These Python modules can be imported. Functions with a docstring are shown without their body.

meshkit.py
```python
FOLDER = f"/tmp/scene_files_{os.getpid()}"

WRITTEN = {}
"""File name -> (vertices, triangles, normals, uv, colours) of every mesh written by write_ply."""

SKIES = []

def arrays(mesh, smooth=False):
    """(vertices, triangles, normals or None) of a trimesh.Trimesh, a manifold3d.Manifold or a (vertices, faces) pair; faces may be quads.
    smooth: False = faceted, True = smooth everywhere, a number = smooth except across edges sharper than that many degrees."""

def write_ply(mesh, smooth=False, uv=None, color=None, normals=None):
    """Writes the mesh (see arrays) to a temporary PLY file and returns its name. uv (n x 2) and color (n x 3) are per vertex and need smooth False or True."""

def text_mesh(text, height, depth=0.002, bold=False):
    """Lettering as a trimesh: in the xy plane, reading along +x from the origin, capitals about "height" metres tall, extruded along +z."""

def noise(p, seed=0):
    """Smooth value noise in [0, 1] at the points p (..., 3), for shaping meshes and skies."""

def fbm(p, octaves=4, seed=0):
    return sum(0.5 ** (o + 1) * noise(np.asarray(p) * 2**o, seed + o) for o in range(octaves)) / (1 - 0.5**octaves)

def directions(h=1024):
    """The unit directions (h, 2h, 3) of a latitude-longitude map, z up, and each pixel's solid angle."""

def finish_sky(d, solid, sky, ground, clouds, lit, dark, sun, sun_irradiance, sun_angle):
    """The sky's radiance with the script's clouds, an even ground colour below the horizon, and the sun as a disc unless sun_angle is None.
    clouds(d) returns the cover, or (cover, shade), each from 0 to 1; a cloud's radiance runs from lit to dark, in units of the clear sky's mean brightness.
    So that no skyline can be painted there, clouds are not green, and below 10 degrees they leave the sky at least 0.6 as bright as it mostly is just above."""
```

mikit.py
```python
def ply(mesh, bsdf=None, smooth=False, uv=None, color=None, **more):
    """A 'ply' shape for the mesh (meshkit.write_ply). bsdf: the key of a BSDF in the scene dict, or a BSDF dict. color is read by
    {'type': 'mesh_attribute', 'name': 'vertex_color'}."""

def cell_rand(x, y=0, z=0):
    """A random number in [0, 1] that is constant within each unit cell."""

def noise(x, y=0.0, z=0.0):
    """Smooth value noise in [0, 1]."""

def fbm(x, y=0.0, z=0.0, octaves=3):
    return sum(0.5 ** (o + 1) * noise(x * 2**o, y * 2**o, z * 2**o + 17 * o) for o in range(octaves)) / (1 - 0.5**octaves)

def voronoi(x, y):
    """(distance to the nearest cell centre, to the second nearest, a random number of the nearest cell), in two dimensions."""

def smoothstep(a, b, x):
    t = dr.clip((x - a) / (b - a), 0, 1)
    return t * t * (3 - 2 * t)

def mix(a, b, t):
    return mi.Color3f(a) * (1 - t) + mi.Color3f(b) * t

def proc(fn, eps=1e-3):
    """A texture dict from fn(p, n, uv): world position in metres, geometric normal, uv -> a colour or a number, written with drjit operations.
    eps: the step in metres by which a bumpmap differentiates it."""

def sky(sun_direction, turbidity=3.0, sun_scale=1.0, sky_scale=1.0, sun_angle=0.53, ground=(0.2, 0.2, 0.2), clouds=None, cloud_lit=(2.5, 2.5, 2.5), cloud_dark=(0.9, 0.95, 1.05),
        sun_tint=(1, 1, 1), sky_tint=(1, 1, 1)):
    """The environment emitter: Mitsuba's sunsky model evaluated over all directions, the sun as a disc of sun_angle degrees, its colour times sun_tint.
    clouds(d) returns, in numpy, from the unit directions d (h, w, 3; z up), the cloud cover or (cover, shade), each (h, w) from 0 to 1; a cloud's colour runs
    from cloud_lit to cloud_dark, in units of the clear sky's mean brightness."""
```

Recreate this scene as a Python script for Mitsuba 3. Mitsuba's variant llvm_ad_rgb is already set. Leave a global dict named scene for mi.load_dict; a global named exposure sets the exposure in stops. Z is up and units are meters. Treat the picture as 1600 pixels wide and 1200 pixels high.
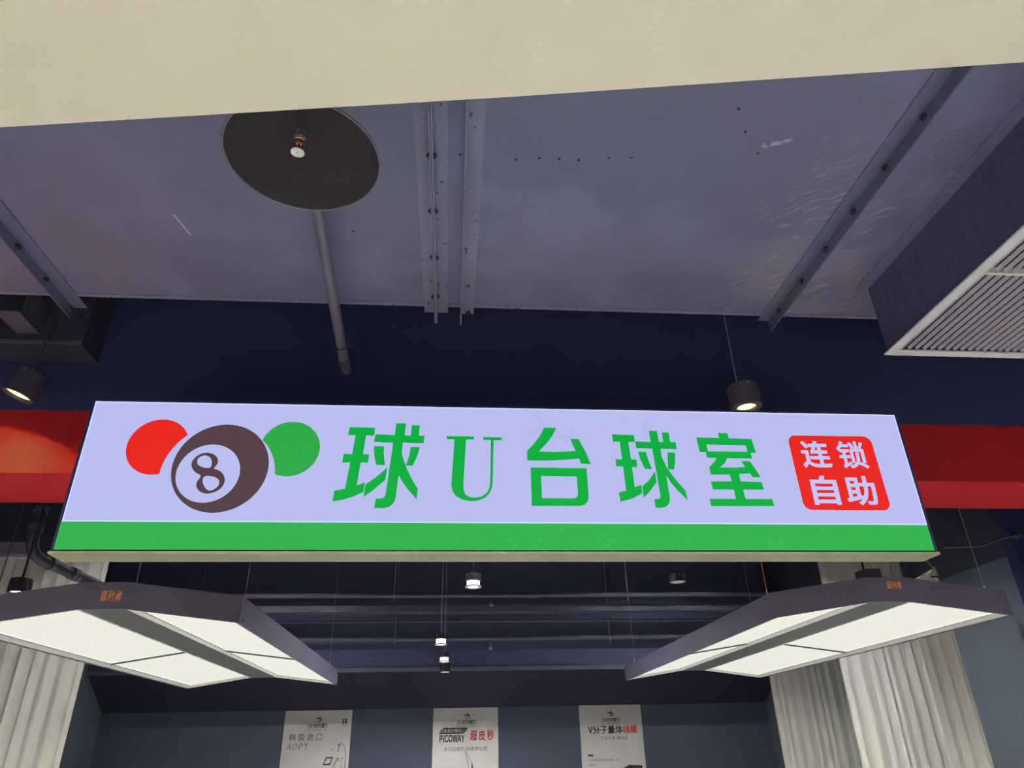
import math
import numpy as np
import trimesh
import mitsuba as mi
import mikit
import meshkit
from mikit import proc, fbm, noise, smoothstep, mix
from shapely.geometry import Polygon, Point, MultiPolygon, LineString, box as sbox
from shapely import affinity, union_all

scene, labels = {'type': 'scene'}, {}
EYE = 1.6                      # height of the eye above the floor; the builders below count z from the eye

# ---------------------------------------------------------------- camera
T = mi.ScalarTransform4f
RIGHT_DOWN_FWD = np.array([[0.9966247931, -0.0797489550, -0.0194709906],
                           [0.0199220273, 0.4650557309, -0.8850572185],
                           [0.0796375194, 0.8816820657, 0.4650748332]])
scene['camera'] = {
    'type': 'perspective', 'fov': math.degrees(2 * math.atan(800 / 1100.915)), 'fov_axis': 'x',
    'near_clip': 0.05, 'far_clip': 100,
    'to_world': T().look_at(origin=[0, 0, EYE], target=[float(RIGHT_DOWN_FWD[2][0]), float(RIGHT_DOWN_FWD[2][1]), EYE + float(RIGHT_DOWN_FWD[2][2])],
                            up=(-RIGHT_DOWN_FWD[1]).tolist()),
}
exposure = 0.0

# ---------------------------------------------------------------- lamp strengths (radiance, linear rgb)
DOWNLIGHT = (2080, 2090, 2140)        # round downlights of the foyer, in the cream ceiling
LAMP_PANEL = (0.74, 0.74, 0.64)    # LED panels of the two table lamps
WARM_LENS = (3.0, 2.3, 0.75)
COOL_LENS = (6, 6, 7.5)
COOL_BEAM = (17.5, 17.5, 18.2)           # intensity of the beam of a lit hall spotlight
SIGN_WHITE = (0.49, 0.52, 0.87)
SIGN_GREEN = (0.0, 0.42, 0.045)
SIGN_BAND = (0.028, 0.45, 0.075)
SIGN_RED = (0.82, 0.016, 0.01)
SIGN_DARK = (0.085, 0.047, 0.060)
SIGN_BALL_GREEN = (0.024, 0.40, 0.062)

rng = np.random.default_rng(7)

# ---------------------------------------------------------------- helpers
def numbered(key):
    if key not in scene and key not in labels:
        return key
    k = 1
    while f'{key}_{k:03d}' in scene or f'{key}_{k:03d}' in labels:
        k += 1
    return f'{key}_{k:03d}'

def thing(name, label, category, group=None):
    key = numbered(name)
    labels[key] = {'label': label, 'category': category}
    if group:
        labels[key]['group'] = group
    return key

def put(name, mesh, mat, parent=None, smooth=False, emit=None, label=None, kind=None, uv=None):
    if isinstance(mesh, list):
        mesh = trimesh.util.concatenate(mesh)
    if hasattr(mesh, 'copy'):
        mesh = mesh.copy()
    mesh.vertices = np.asarray(mesh.vertices) + [0, 0, EYE]
    key = numbered(f'{parent}__{name}' if parent else name)
    more = {}
    if emit is not None:
        rad = emit if isinstance(emit, dict) else {'type': 'rgb', 'value': list(emit)}
        more['emitter'] = {'type': 'area', 'radiance': rad}
    scene[key] = mikit.ply(mesh, mat, smooth=smooth, uv=uv, **more)
    if label or kind:
        labels[key] = {}
        if label:
            labels[key]['label'] = label
        if kind:
            labels[key]['kind'] = kind
    return key

def solo(name, mesh, mat, label, category, group=None, **k):
    key = put(name, mesh, mat, **k)
    labels.setdefault(key, {}).update({'label': label, 'category': category})
    if group:
        labels[key]['group'] = group
    return key

def bx(x0, x1, y0, y1, z0, z1):
    m = trimesh.creation.box(extents=[abs(x1 - x0), abs(y1 - y0), abs(z1 - z0)])
    m.apply_translation([(x0 + x1) / 2, (y0 + y1) / 2, (z0 + z1) / 2])
    return m

def cyl(a, b, r, n=20, cap=True):
    return trimesh.creation.cylinder(radius=r, segment=[a, b], sections=n)

def tube(points, r, n=12):
    """round bar along a polyline with mitred bends"""
    p = np.asarray(points, float)
    t = np.gradient(p, axis=0)
    t /= np.linalg.norm(t, axis=1, keepdims=True)
    a = np.cross(t[0], [0.0, 0.0, 1.0] if abs(t[0][2]) < .9 else [1.0, 0, 0])
    a /= np.linalg.norm(a)
    v = []
    ang = np.arange(n) * 2 * np.pi / n
    for i in range(len(p)):
        a = a - t[i] * (a @ t[i])
        a /= np.linalg.norm(a)
        b = np.cross(t[i], a)
        v.append(p[i] + r * (np.cos(ang)[:, None] * a + np.sin(ang)[:, None] * b))
    v = np.vstack(v + [p[:1], p[-1:]])
    f = []
    for i in range(len(p) - 1):
        for j in range(n):
            k = (j + 1) % n
            f += [[i * n + j, i * n + k, (i + 1) * n + k], [i * n + j, (i + 1) * n + k, (i + 1) * n + j]]
    c0, c1, o = len(p) * n, len(p) * n + 1, (len(p) - 1) * n
    for j in range(n):
        k = (j + 1) % n
        f += [[c0, k, j], [c1, o + j, o + k]]
    return trimesh.Trimesh(v, f, process=False)

def lathe(profile, n=36, axis=(0, 0, 1), at=(0, 0, 0)):
    m = trimesh.creation.revolve(np.asarray(profile, float), sections=n)
    m.apply_transform(trimesh.geometry.align_vectors([0, 0, 1], axis))
    m.apply_translation(at)
    return m

def prism_x(yz, x0, x1):
    """polygon in (y, z) drawn out along x"""
    m = trimesh.creation.extrude_polygon(Polygon(yz), x1 - x0, engine='earcut')
    v = m.vertices
    m.vertices = np.column_stack([x0 + v[:, 2], v[:, 0], v[:, 1]])
    m.fix_normals()
    return m

def prism_y(xz, y0, y1):
    m = trimesh.creation.extrude_polygon(Polygon(xz), y1 - y0, engine='earcut')
    v = m.vertices
    m.vertices = np.column_stack([v[:, 0], y0 + v[:, 2], v[:, 1]])
    m.fix_normals()
    return m

def prism_z(xy, z0, z1):
    m = trimesh.creation.extrude_polygon(Polygon(xy), z1 - z0, engine='earcut')
    m.apply_translation([0, 0, z0])
    return m

def print_on(shape, y, thick, x0=0.0, z0=0.0):
    """a flat shape (x, z) as thin lettering on a surface at depth y that faces the viewer's side"""
    out = []
    for g in getattr(shape, 'geoms', [shape]):
        if g.geom_type != 'Polygon' or g.area < 1e-9:
            continue
        m = trimesh.creation.extrude_polygon(g, thick, engine='earcut')
        v = m.vertices
        m.vertices = np.column_stack([x0 + v[:, 0], y - v[:, 2], z0 + v[:, 1]])
        out.append(m)
    return trimesh.util.concatenate(out)

def glyph(ch):
    w, s = GLYPHS[ch]
    parts = []
    for g in s.split('|'):
        rings = [[tuple(map(float, q.split(','))) for q in r.split(' ')] for r in g.split('/')]
        parts.append(Polygon(rings[0], rings[1:]).buffer(0))
    return w, union_all(parts)

def text(s, em, bold=0.0, stretch=1.0, gap=0.0, slant=0.0):
    """shapely lettering, baseline at 0, em metres high; returns (shape, width)"""
    x, out = 0.0, []
    for ch in s:
        if ch == ' ':
            x += 50 + gap
            continue
        w, g = glyph(ch)
        out.append(affinity.translate(g.buffer(bold, join_style=2) if bold else g, x, 0))
        x += w + gap
    k = em / 160
    sh = affinity.affine_transform(union_all(out), [k * stretch, k * slant, 0, k, 0, 0])
    return sh, x * k * stretch

def art(name):
    return [Polygon([tuple(float(c) * 1e-4 for c in q.split(',')) for q in p.split(' ')]).buffer(0) for p in ART[name].split('|')]

def rounded(poly, it=2):
    p = np.array(poly.exterior.coords)[:-1]
    for _ in range(it):
        p = np.stack([.75 * p + .25 * np.roll(p, -1, 0), .25 * p + .75 * np.roll(p, -1, 0)], 1).reshape(-1, 2)
    return Polygon(p)

# ---------------------------------------------------------------- materials
def rgb(*c):
    return {'type': 'rgb', 'value': list(c)}

def mat(name, color, rough=0.6, spec=0.4, metallic=0.0, two=True, **k):
    col = color if isinstance(color, dict) else rgb(*color)
    b = {'type': 'principled', 'base_color': col, 'roughness': rough, 'specular': spec, 'metallic': metallic, **k}
    scene[name] = {'type': 'twosided', 'bsdf': b} if two else b

def duct_color(p, n, uv):
    import drjit as dr
    base = mi.Color3f(0.172, 0.175, 0.276)
    blotch = fbm(p.x * 1.5 + 3, p.y * 1.5, 0.0, octaves=4)
    cloud = smoothstep(0.50, 0.78, fbm(p.x * 2.6 + 9, p.y * 2.6, 3.0, octaves=4))
    c = base * (0.86 + 0.24 * blotch) * (1 + 0.22 * cloud)
    # pale scuffs, mostly on the sheets either side of the right-hand angle iron
    near = 1 - smoothstep(0.10, 0.42, dr.abs(p.x - 1.30))
    area = near * smoothstep(1.2, 1.75, p.y)
    u = p.x * 0.82 - p.y * 0.57
    v = p.y * 0.82 + p.x * 0.57
    w = fbm(p.x * 7, p.y * 7, 5.0) * 0.10
    streak = smoothstep(0.60, 0.72, fbm((u + w) * 16, (v + w) * 120, 1.0, octaves=2))
    patch = smoothstep(0.42, 0.62, fbm(p.x * 8, p.y * 8, 8.0))
    c = mix(c, mi.Color3f(0.46, 0.45, 0.50), 0.42 * streak * patch * area)
    dust = smoothstep(0.45, 0.75, fbm(p.x * 5, p.y * 5, 4.0, octaves=4)) * area
    c = mix(c, mi.Color3f(0.34, 0.32, 0.38), 0.35 * dust)
    # one bright scratch and one rubbed spot
    def stroke(x0, y0, x1, y1, r, soft):
        dx, dy = x1 - x0, y1 - y0
        t = dr.clip(((p.x - x0) * dx + (p.y - y0) * dy) / (dx * dx + dy * dy), 0, 1)
        return 1 - smoothstep(r, r + soft, dr.sqrt(dr.square(p.x - x0 - t * dx) + dr.square(p.y - y0 - t * dy)))
    c = mix(c, mi.Color3f(0.60, 0.60, 0.66), 0.8 * stroke(-0.9395, 1.883, -0.918, 1.984, 0.0012, 0.003))
    c = mix(c, mi.Color3f(0.60, 0.60, 0.62), 0.6 * stroke(0.910, 1.468, 0.975, 1.446, 0.004, 0.010) * smoothstep(0.40, 0.60, fbm(p.x * 60, p.y * 120, 2.0)))
    return c

def dr_clip(x):
    import drjit as dr
    return dr.clip(x, 0, 1)

def iron_color(p, n, uv):
    c = mi.Color3f(0.225, 0.228, 0.325) * (0.75 + 0.5 * fbm(p.x * 12, p.y * 4, p.z * 12))
    spots = smoothstep(0.74, 0.84, noise(p.x * 130, p.y * 130, p.z * 130)) * smoothstep(0.42, 0.62, fbm(p.x * 6, p.y * 6, 1.0))
    c = mix(c, mi.Color3f(0.42, 0.42, 0.46), 0.7 * spots)
    chips = smoothstep(0.80, 0.88, noise(p.x * 70 + 5, p.y * 40, p.z * 70))
    return mix(c, mi.Color3f(0.01, 0.01, 0.012), 0.7 * chips)

def side_iron_color(p, n, uv):
    c = mi.Color3f(0.120, 0.125, 0.195) * (0.7 + 0.6 * fbm(p.x * 12, p.y * 4, p.z * 12))
    spots = smoothstep(0.78, 0.86, noise(p.x * 130, p.y * 130, p.z * 130)) * smoothstep(0.45, 0.62, fbm(p.x * 6, p.y * 6, 1.0))
    return mix(c, mi.Color3f(0.42, 0.42, 0.46), 0.6 * spots)

def cream_color(p, n, uv):
    return mi.Color3f(0.76, 0.70, 0.52) * (0.96 + 0.08 * fbm(p.x * 1.3, p.y * 1.3, p.z))

def box_color(p, n, uv):
    c = mi.Color3f(0.060, 0.060, 0.105)
    s = fbm(p.y * 60, p.z * 8, 3.0, octaves=3)
    return c * (0.8 + 0.45 * s)

def wall_color(p, n, uv):
    # painted blue-grey up to the paint line, black above it
    low = mi.Color3f(0.080, 0.100, 0.118) * (0.93 + 0.14 * fbm(p.x * 1.5, p.y * 1.5, p.z * 1.5))
    return mix(low, mi.Color3f(0.030, 0.031, 0.045), smoothstep(2.795, 2.805, p.z))

def back_color(p, n, uv):
    return mi.Color3f(0.064, 0.075, 0.102) * (0.93 + 0.14 * fbm(p.x * 1.5, p.y * 1.5, p.z * 1.5))

def cloth_color(p, n, uv):
    return mi.Color3f(0.79, 0.78, 0.665) * (0.96 + 0.06 * fbm(p.x * 3, p.y * 3, p.z * 1.0))

def poster_color(p, n, uv):
    return mi.Color3f(0.66, 0.63, 0.57) * (0.92 + 0.14 * fbm(p.x * 9, 2.0, p.z * 1.2))

def floor_color(p, n, uv):
    return mix(mi.Color3f(0.50, 0.50, 0.50), mi.Color3f(0.50, 0.50, 0.49), smoothstep(2.7, 2.8, p.y)) * (0.9 + 0.2 * fbm(p.x * 3, p.y * 3, 0.0))

mat('mat_cream', proc(cream_color), 0.8, 0.2)
mat('mat_duct', proc(duct_color), 0.42, 0.45)
mat('mat_iron', proc(iron_color), 0.45, 0.5)
mat('mat_side_iron', proc(side_iron_color), 0.45, 0.5)
mat('mat_box', proc(box_color), 0.5, 0.4)
mat('mat_wall', proc(wall_color), 0.8, 0.2)
mat('mat_back', proc(back_color), 0.8, 0.2)
mat('mat_cloth', proc(cloth_color), 0.9, 0.1)
mat('mat_poster', proc(poster_color), 0.6, 0.3)
mat('mat_floor', proc(floor_color), 0.5, 0.3)
mat('mat_black', (0.022, 0.024, 0.062), 0.8, 0.12)
mat('mat_upper_wall', (0.062, 0.066, 0.118), 0.8, 0.15)
mat('mat_hall_pipe', (0.060, 0.060, 0.080), 0.5, 0.4)
mat('mat_drain_pipe', (0.035, 0.035, 0.045), 0.5, 0.35)
mat('mat_spot_dark', (0.018, 0.018, 0.028), 0.35, 0.5)
scene['mat_sign_print'] = {'type': 'twosided', 'bsdf': {'type': 'diffuse', 'reflectance': rgb(0.01, 0.01, 0.01)}}
mat('mat_bulkhead', (0.020, 0.020, 0.032), 0.8, 0.2)
mat('mat_red', (0.48, 0.024, 0.029), 0.75, 0.08)
mat('mat_pipe', (0.075, 0.075, 0.095), 0.45, 0.5)
mat('mat_grey_pipe', (0.15, 0.15, 0.185), 0.45, 0.5)
mat('mat_dish', (0.017, 0.015, 0.0165), 0.5, 0.08)
mat('mat_dish_rim', (0.13, 0.13, 0.16), 0.4, 0.5)
mat('mat_white_metal', (0.90, 0.90, 0.86), 0.4, 0.5)
mat('mat_slat', (0.78, 0.76, 0.80), 0.35, 0.5)
mat('mat_filter', (0.04, 0.035, 0.04), 0.9, 0.1)
mat('mat_silver', (0.62, 0.62, 0.60), 0.4, 0.5)
mat('mat_foyer_wall', (0.4, 0.4, 0.4), 0.8, 0.2)
mat('mat_lamp_body', (0.085, 0.080, 0.112), 0.5, 0.4)
mat('mat_strip', (0.07, 0.082, 0.072), 0.5, 0.4)
mat('mat_orange', (0.85, 0.34, 0.07), 0.5, 0.4)
mat('mat_diffuser', (0.12, 0.12, 0.12), 0.7, 0.2)
mat('mat_sign_frame', (0.28, 0.28, 0.17), 0.5, 0.4)
mat('mat_dark_gap', (0.01, 0.012, 0.01), 0.8, 0.1)
mat('mat_print', (0.04, 0.04, 0.04), 0.9, 0.05)
mat('mat_spot', (0.085, 0.075, 0.080), 0.35, 0.5)
mat('mat_spot_black', (0.018, 0.018, 0.024), 0.4, 0.5)
mat('mat_wire', (0.20, 0.20, 0.23), 0.5, 0.4)
mat('mat_cable', (0.02, 0.02, 0.025), 0.6, 0.3)
mat('mat_brass', (0.52, 0.30, 0.15), 0.35, 0.5, 0.8)
mat('mat_chrome', (0.86, 0.88, 0.84), 0.35, 0.5, 0.3)
mat('mat_ink', (0.035, 0.03, 0.03), 0.7, 0.2)
mat('mat_ink_grey', (0.22, 0.20, 0.18), 0.7, 0.2)
mat('mat_ink_pale', (0.40, 0.38, 0.34), 0.7, 0.2)
mat('mat_ink_red', (0.42, 0.035, 0.03), 0.7, 0.2)
mat('mat_red_wire', (0.40, 0.10, 0.06), 0.6, 0.3)

# ================================================================ THE SETTING
def struct(name, mesh, m, parent=None, label=None):
    return put(name, mesh, m, parent=parent, kind='structure' if parent is None else None, label=label)

struct('floor', bx(-7, 7, -6, 9.7, -1.7, -1.6), 'mat_floor')
# cream ceiling of the foyer: its free edge runs a little askew of the hall
struct('ceiling', prism_z([(-7, -6), (7, -6), (7, -0.155), (0.929, 0.715), (0.087, 0.838), (-0.814, 0.961), (-7, 1.82)], 1.0, 1.09), 'mat_cream')
struct('ceiling', bx(-7, 7, -6, 9.7, 2.4, 2.5), 'mat_black')
struct('wall_front', bx(-7, 7, 2.75, 3.122, 1.2845, 2.4), 'mat_black')
struct('red_beam', bx(-7, 7, 2.75, 3.122, 1.0138, 1.2845), 'mat_red', parent='wall_front', label='red painted beam below the black wall')
struct('wall_back', bx(-4.07, 4.0, 9.5, 9.6, -1.6, 2.4), 'mat_back')
struct('bulkhead', prism_x([(9.5, 0.518), (8.87, 0.911), (8.92, 0.93), (8.92, 2.4), (9.5, 2.4)], -4.07, 4.0), 'mat_bulkhead', parent='wall_back', label='dark slanting bulkhead above the posters')
struct('upper_wall', bx(-4.07, 4.0, 8.87, 8.919, 0.917, 2.4), 'mat_upper_wall', parent='wall_back', label='dark navy upper wall behind the pipes')
struct('ledge', bx(-4.07, 4.0, 8.845, 8.87, 0.872, 0.916), 'mat_pipe', parent='wall_back', label='grey ledge along the bottom of the bulkhead')
struct('wall_left', bx(-4.17, -4.07, 3.122, 9.6, -1.6, 2.4), 'mat_wall')
struct('wall_right', bx(4.0, 4.1, 4.79, 9.6, -1.6, 2.4), 'mat_wall')
struct('wall_right', bx(4.0, 7, 4.69, 4.79, -1.6, 2.4), 'mat_black')
struct('wall_foyer_left', bx(-7.1, -7, -6, 4.7, -1.6, 2.4), 'mat_foyer_wall')
struct('wall_foyer_right', bx(7, 7.1, -6, 4.7, -1.6, 2.4), 'mat_foyer_wall')
struct('wall_foyer_back', bx(-7, 7, -6.1, -6, -1.6, 2.4), 'mat_foyer_wall')

# recessed round downlights of the foyer (behind the viewer)
for i, (x, y) in enumerate([(-1.3, -0.2), (-0.3, -0.2), (0.8, -0.2), (1.9, -0.2), (-1.3, -2.0), (-0.3, -2.0), (0.8, -2.0), (1.9, -2.0)]):
    t = thing('downlight', ('leftmost', 'second from left', 'third from left', 'rightmost')[i % 4] + ' round downlight in the ' + ('near', 'rear')[i // 4] + ' row of the cream foyer ceiling', 'ceiling light', 'foyer downlights')
    put('trim_ring', lathe([(0.062, -0.006), (0.082, -0.006), (0.085, 0.0), (0.062, 0.0), (0.062, -0.006)], 28, at=(x, y, 1.0)), 'mat_white_metal', t, 30)
    put('lens', lathe([(0.0, -0.003), (0.06, -0.003), (0.06, 0.0), (0.0, 0.0)], 28, at=(x, y, 0.999)), 'mat_diffuser', t, emit=DOWNLIGHT)

# ================================================================ VENTILATION DUCT overhead
ZD = 1.6
duct = thing('ventilation_duct', 'wide dark sheet metal duct overhead with bolted angle irons', 'duct')
edges = [-7.0, -1.487, -0.085, 0.035, 1.29, 7.0]
for a, b in zip(edges[:-1], edges[1:]):
    sheet = bx(a + 0.001, b - 0.001, -2.0, 2.365, ZD, ZD + 0.004)
    put('bottom_sheet', sheet, 'mat_duct', duct)
    put('side_sheet', bx(a + 0.001, b - 0.001, 2.365, 2.369, ZD + 0.004, 2.0), 'mat_duct', duct)
    put('seam_lip', bx(a + 0.02, b - 0.02, 2.355, 2.374, ZD - 0.004, ZD - 0.0002), 'mat_iron', duct)

def bolt(x, y, z, d):
    """hexagon head and nut through an upright leg at x"""
    return [cyl((x - 0.016 * d, y, z), (x + 0.016 * d, y, z), 0.0045, 8),
            trimesh.creation.cylinder(radius=0.0105, segment=[(x + 0.003 * d, y, z), (x + 0.011 * d, y, z)], sections=6),
            trimesh.creation.cylinder(radius=0.0105, segment=[(x - 0.010 * d, y, z), (x - 0.004 * d, y, z)], sections=6)]

def angle_iron(x, side, y1, ribs=1, y1r=None, plate=0.052, label=None, m='mat_iron'):
    """L section hung under the duct: flat leg towards side (-1, 1 or 0 for both), upright leg at x"""
    y0 = -0.2
    lo, hi = (x - plate, x) if side < 0 else ((x, x + plate) if side > 0 else (x - 0.048, x + 0.048))
    parts = [bx(lo, hi, y0, y1, ZD - 0.0045, ZD - 0.0003)]
    y1r = y1r or y1
    for k in range(ribs):
        xr = x + (k - (ribs - 1) / 2) * 0.0065
        parts.append(bx(xr - 0.0024, xr + 0.0024, y0, y1r, ZD - 0.052, ZD - 0.0003))
    return put('angle_iron', parts, m, duct, label=label)

irons = [
    (angle_iron(-1.514, 1, 2.455, plate=0.054, label='angle iron near the left edge', m='mat_side_iron'), -1.514, 1, np.arange(1.1, 2.45, 0.19)),
    (angle_iron(-0.0845, 0, 2.415, ribs=2, y1r=2.42, label='double angle iron with black bolts'), -0.0845, -1, np.arange(1.06, 2.4, 0.243)),
    (angle_iron(0.0155, 1, 2.42, y1r=2.43, plate=0.052, label='single angle iron beside the double one'), 0.0155, 1, []),
    (angle_iron(1.3135, -1, 2.41, y1r=2.42, label='angle iron near the air conditioner', m='mat_side_iron'), 1.3135, -1, np.arange(1.12, 2.42, 0.197)),
]
for key, x, d, ys in irons:
    for y in ys:
        put('bolt', bolt(x, float(y), ZD - 0.024, d), 'mat_cable', key, label=None)
put('bolt', [cyl((0.046, 2.405, ZD - 0.03), (0.046, 2.405, ZD - 0.004), 0.004, 8), trimesh.creation.cylinder(radius=0.009, segment=[(0.046, 2.405, ZD - 0.016), (0.046, 2.405, ZD - 0.005)], sections=6)], 'mat_cable', irons[2][0])
# rivets in the sheets
rv = [(0.17, 1.57), (0.24, 1.56), (0.30, 1.56), (0.36, 1.56), (0.45, 1.545), (0.52, 1.54), (0.66, 1.20), (0.74, 1.25), (0.78, 1.34), (0.85, 1.14), (0.83, 1.42), (-0.66, 1.55), (-0.55, 1.56), (-0.36, 1.93), (0.0, 1.56), (0.9, 1.5)]
for x, y in rv:
    m = trimesh.creation.icosphere(subdivisions=1, radius=0.0042)
    m.apply_scale([1, 1, 0.6]); m.apply_translation([x, y, ZD - 0.001])
    put('rivet', m, 'mat_cable', duct)

# ================================================================ AIR CONDITIONER with the white return grille
ac = thing('air_conditioner', 'black air conditioner box hung under the duct with white slatted grille', 'air conditioner')
X0, X1, Y0, Y1, ZB = 1.602, 2.50, 0.95, 2.172, 1.3
w = 0.012
put('casing', [bx(X0 + .01, X0 + .01 + w, Y0, Y1 - .01, ZB + .006, ZD - .0008), bx(X1 - .01 - w, X1 - .01, Y0, Y1 - .01, ZB + .006, ZD - .0008),
               bx(X0 + .01 + w, X1 - .01 - w, Y1 - .01 - w, Y1 - .01, ZB + .006, ZD - .0008), bx(X0 + .01 + w, X1 - .01 - w, Y0, Y0 + w, ZB + .006, ZD - .0008)], 'mat_box', ac)
put('hanging_flange', [bx(1.565, X0 + .01, Y0, 2.165, ZD - 0.006, ZD - 0.0005)], 'mat_duct', ac)
put('filter', bx(X0 + .03, X1 - .03, Y0 + .02, Y1 - .03, ZB + 0.075, ZB + 0.08), 'mat_filter', ac)
fr = 0.036
put('grille_frame', [bx(X0, X0 + fr, Y0, Y1, ZB, ZB + 0.006), bx(X1 - fr, X1, Y0, Y1, ZB, ZB + 0.006),
                     bx(X0 + fr, X1 - fr, Y1 - fr, Y1, ZB, ZB + 0.006), bx(X0 + fr, X1 - fr, Y0, Y0 + fr, ZB, ZB + 0.006)], 'mat_white_metal', ac, label='white grille frame')
YM = 1.665
put('cross_bar', bx(X0 + fr, X1 - fr, YM - 0.006, YM + 0.006, ZB + 0.002, ZB + 0.024), 'mat_white_metal', ac)
ns = 28
for k in range(ns):
    x = X0 + fr + 0.013 + k * (X1 - X0 - 2 * fr - 0.02) / (ns - 1) * 0.995
    for a, b in ((Y0 + fr + .002, YM - 0.007), (YM + 0.007, Y1 - fr - .002)):
        tilt = -0.006
        xz = [(x - 0.0025, ZB + 0.003), (x - 0.0005, ZB + 0.003), (x + tilt + 0.0005, ZB + 0.0145), (x + tilt - 0.0008, ZB + 0.0145)]
        put('slat', prism_y(xz, a, b), 'mat_slat', ac)

# ================================================================ SPRINKLER with its heat collecting plate
sp = thing('fire_sprinkler', 'ceiling sprinkler head under a large round black plate', 'sprinkler')
dish = [(0.0, 0.012), (0.10, 0.010), (0.155, 0.004), (0.1695, -0.004), (0.1715, -0.004), (0.1715, -0.001), (0.157, 0.008), (0.10, 0.015), (0.0, 0.017)]
put('collector_plate', lathe(dish, 72, at=(-0.353, 1.20, 1.2)), 'mat_dish', sp, 35)
put('plate_rim', trimesh.creation.torus(0.1708, 0.0026, 72, 10).apply_translation([-0.353, 1.20, 1.1965]), 'mat_dish_rim', sp, 40)
sx, sy = -0.347, 1.135
SQ = lambda m: m.apply_translation([-sx, -sy, -1.199]).apply_scale([1.0, 1.0, 0.78]).apply_translation([sx, sy, 1.199])
put('drop_pipe', cyl((sx, sy, 1.19), (sx, sy, 1.477), 0.012, 16), 'mat_grey_pipe', sp, 40)
put('body', SQ(lathe([(0, 1.166), (0.006, 1.166), (0.008, 1.178), (0.010, 1.18), (0.010, 1.199), (0, 1.199)], 18, at=(sx, sy, 0))), 'mat_brass', sp, 35, label='brass body')
put('frame_arm', [SQ(tube([(sx - 0.009, sy, 1.18), (sx - 0.013, sy, 1.165), (sx - 0.011, sy, 1.148), (sx - 0.003, sy, 1.137)], 0.0024, 8)),
                  SQ(tube([(sx + 0.009, sy, 1.18), (sx + 0.013, sy, 1.165), (sx + 0.011, sy, 1.148), (sx + 0.003, sy, 1.137)], 0.0024, 8))], 'mat_brass', sp, 40)
put('glass_bulb', SQ(lathe([(0, 1.142), (0.0028, 1.145), (0.003, 1.16), (0.0022, 1.168), (0, 1.169)], 12, at=(sx, sy, 0))), 'mat_red', sp, 40, label='red glass bulb')
petals = []
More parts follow.
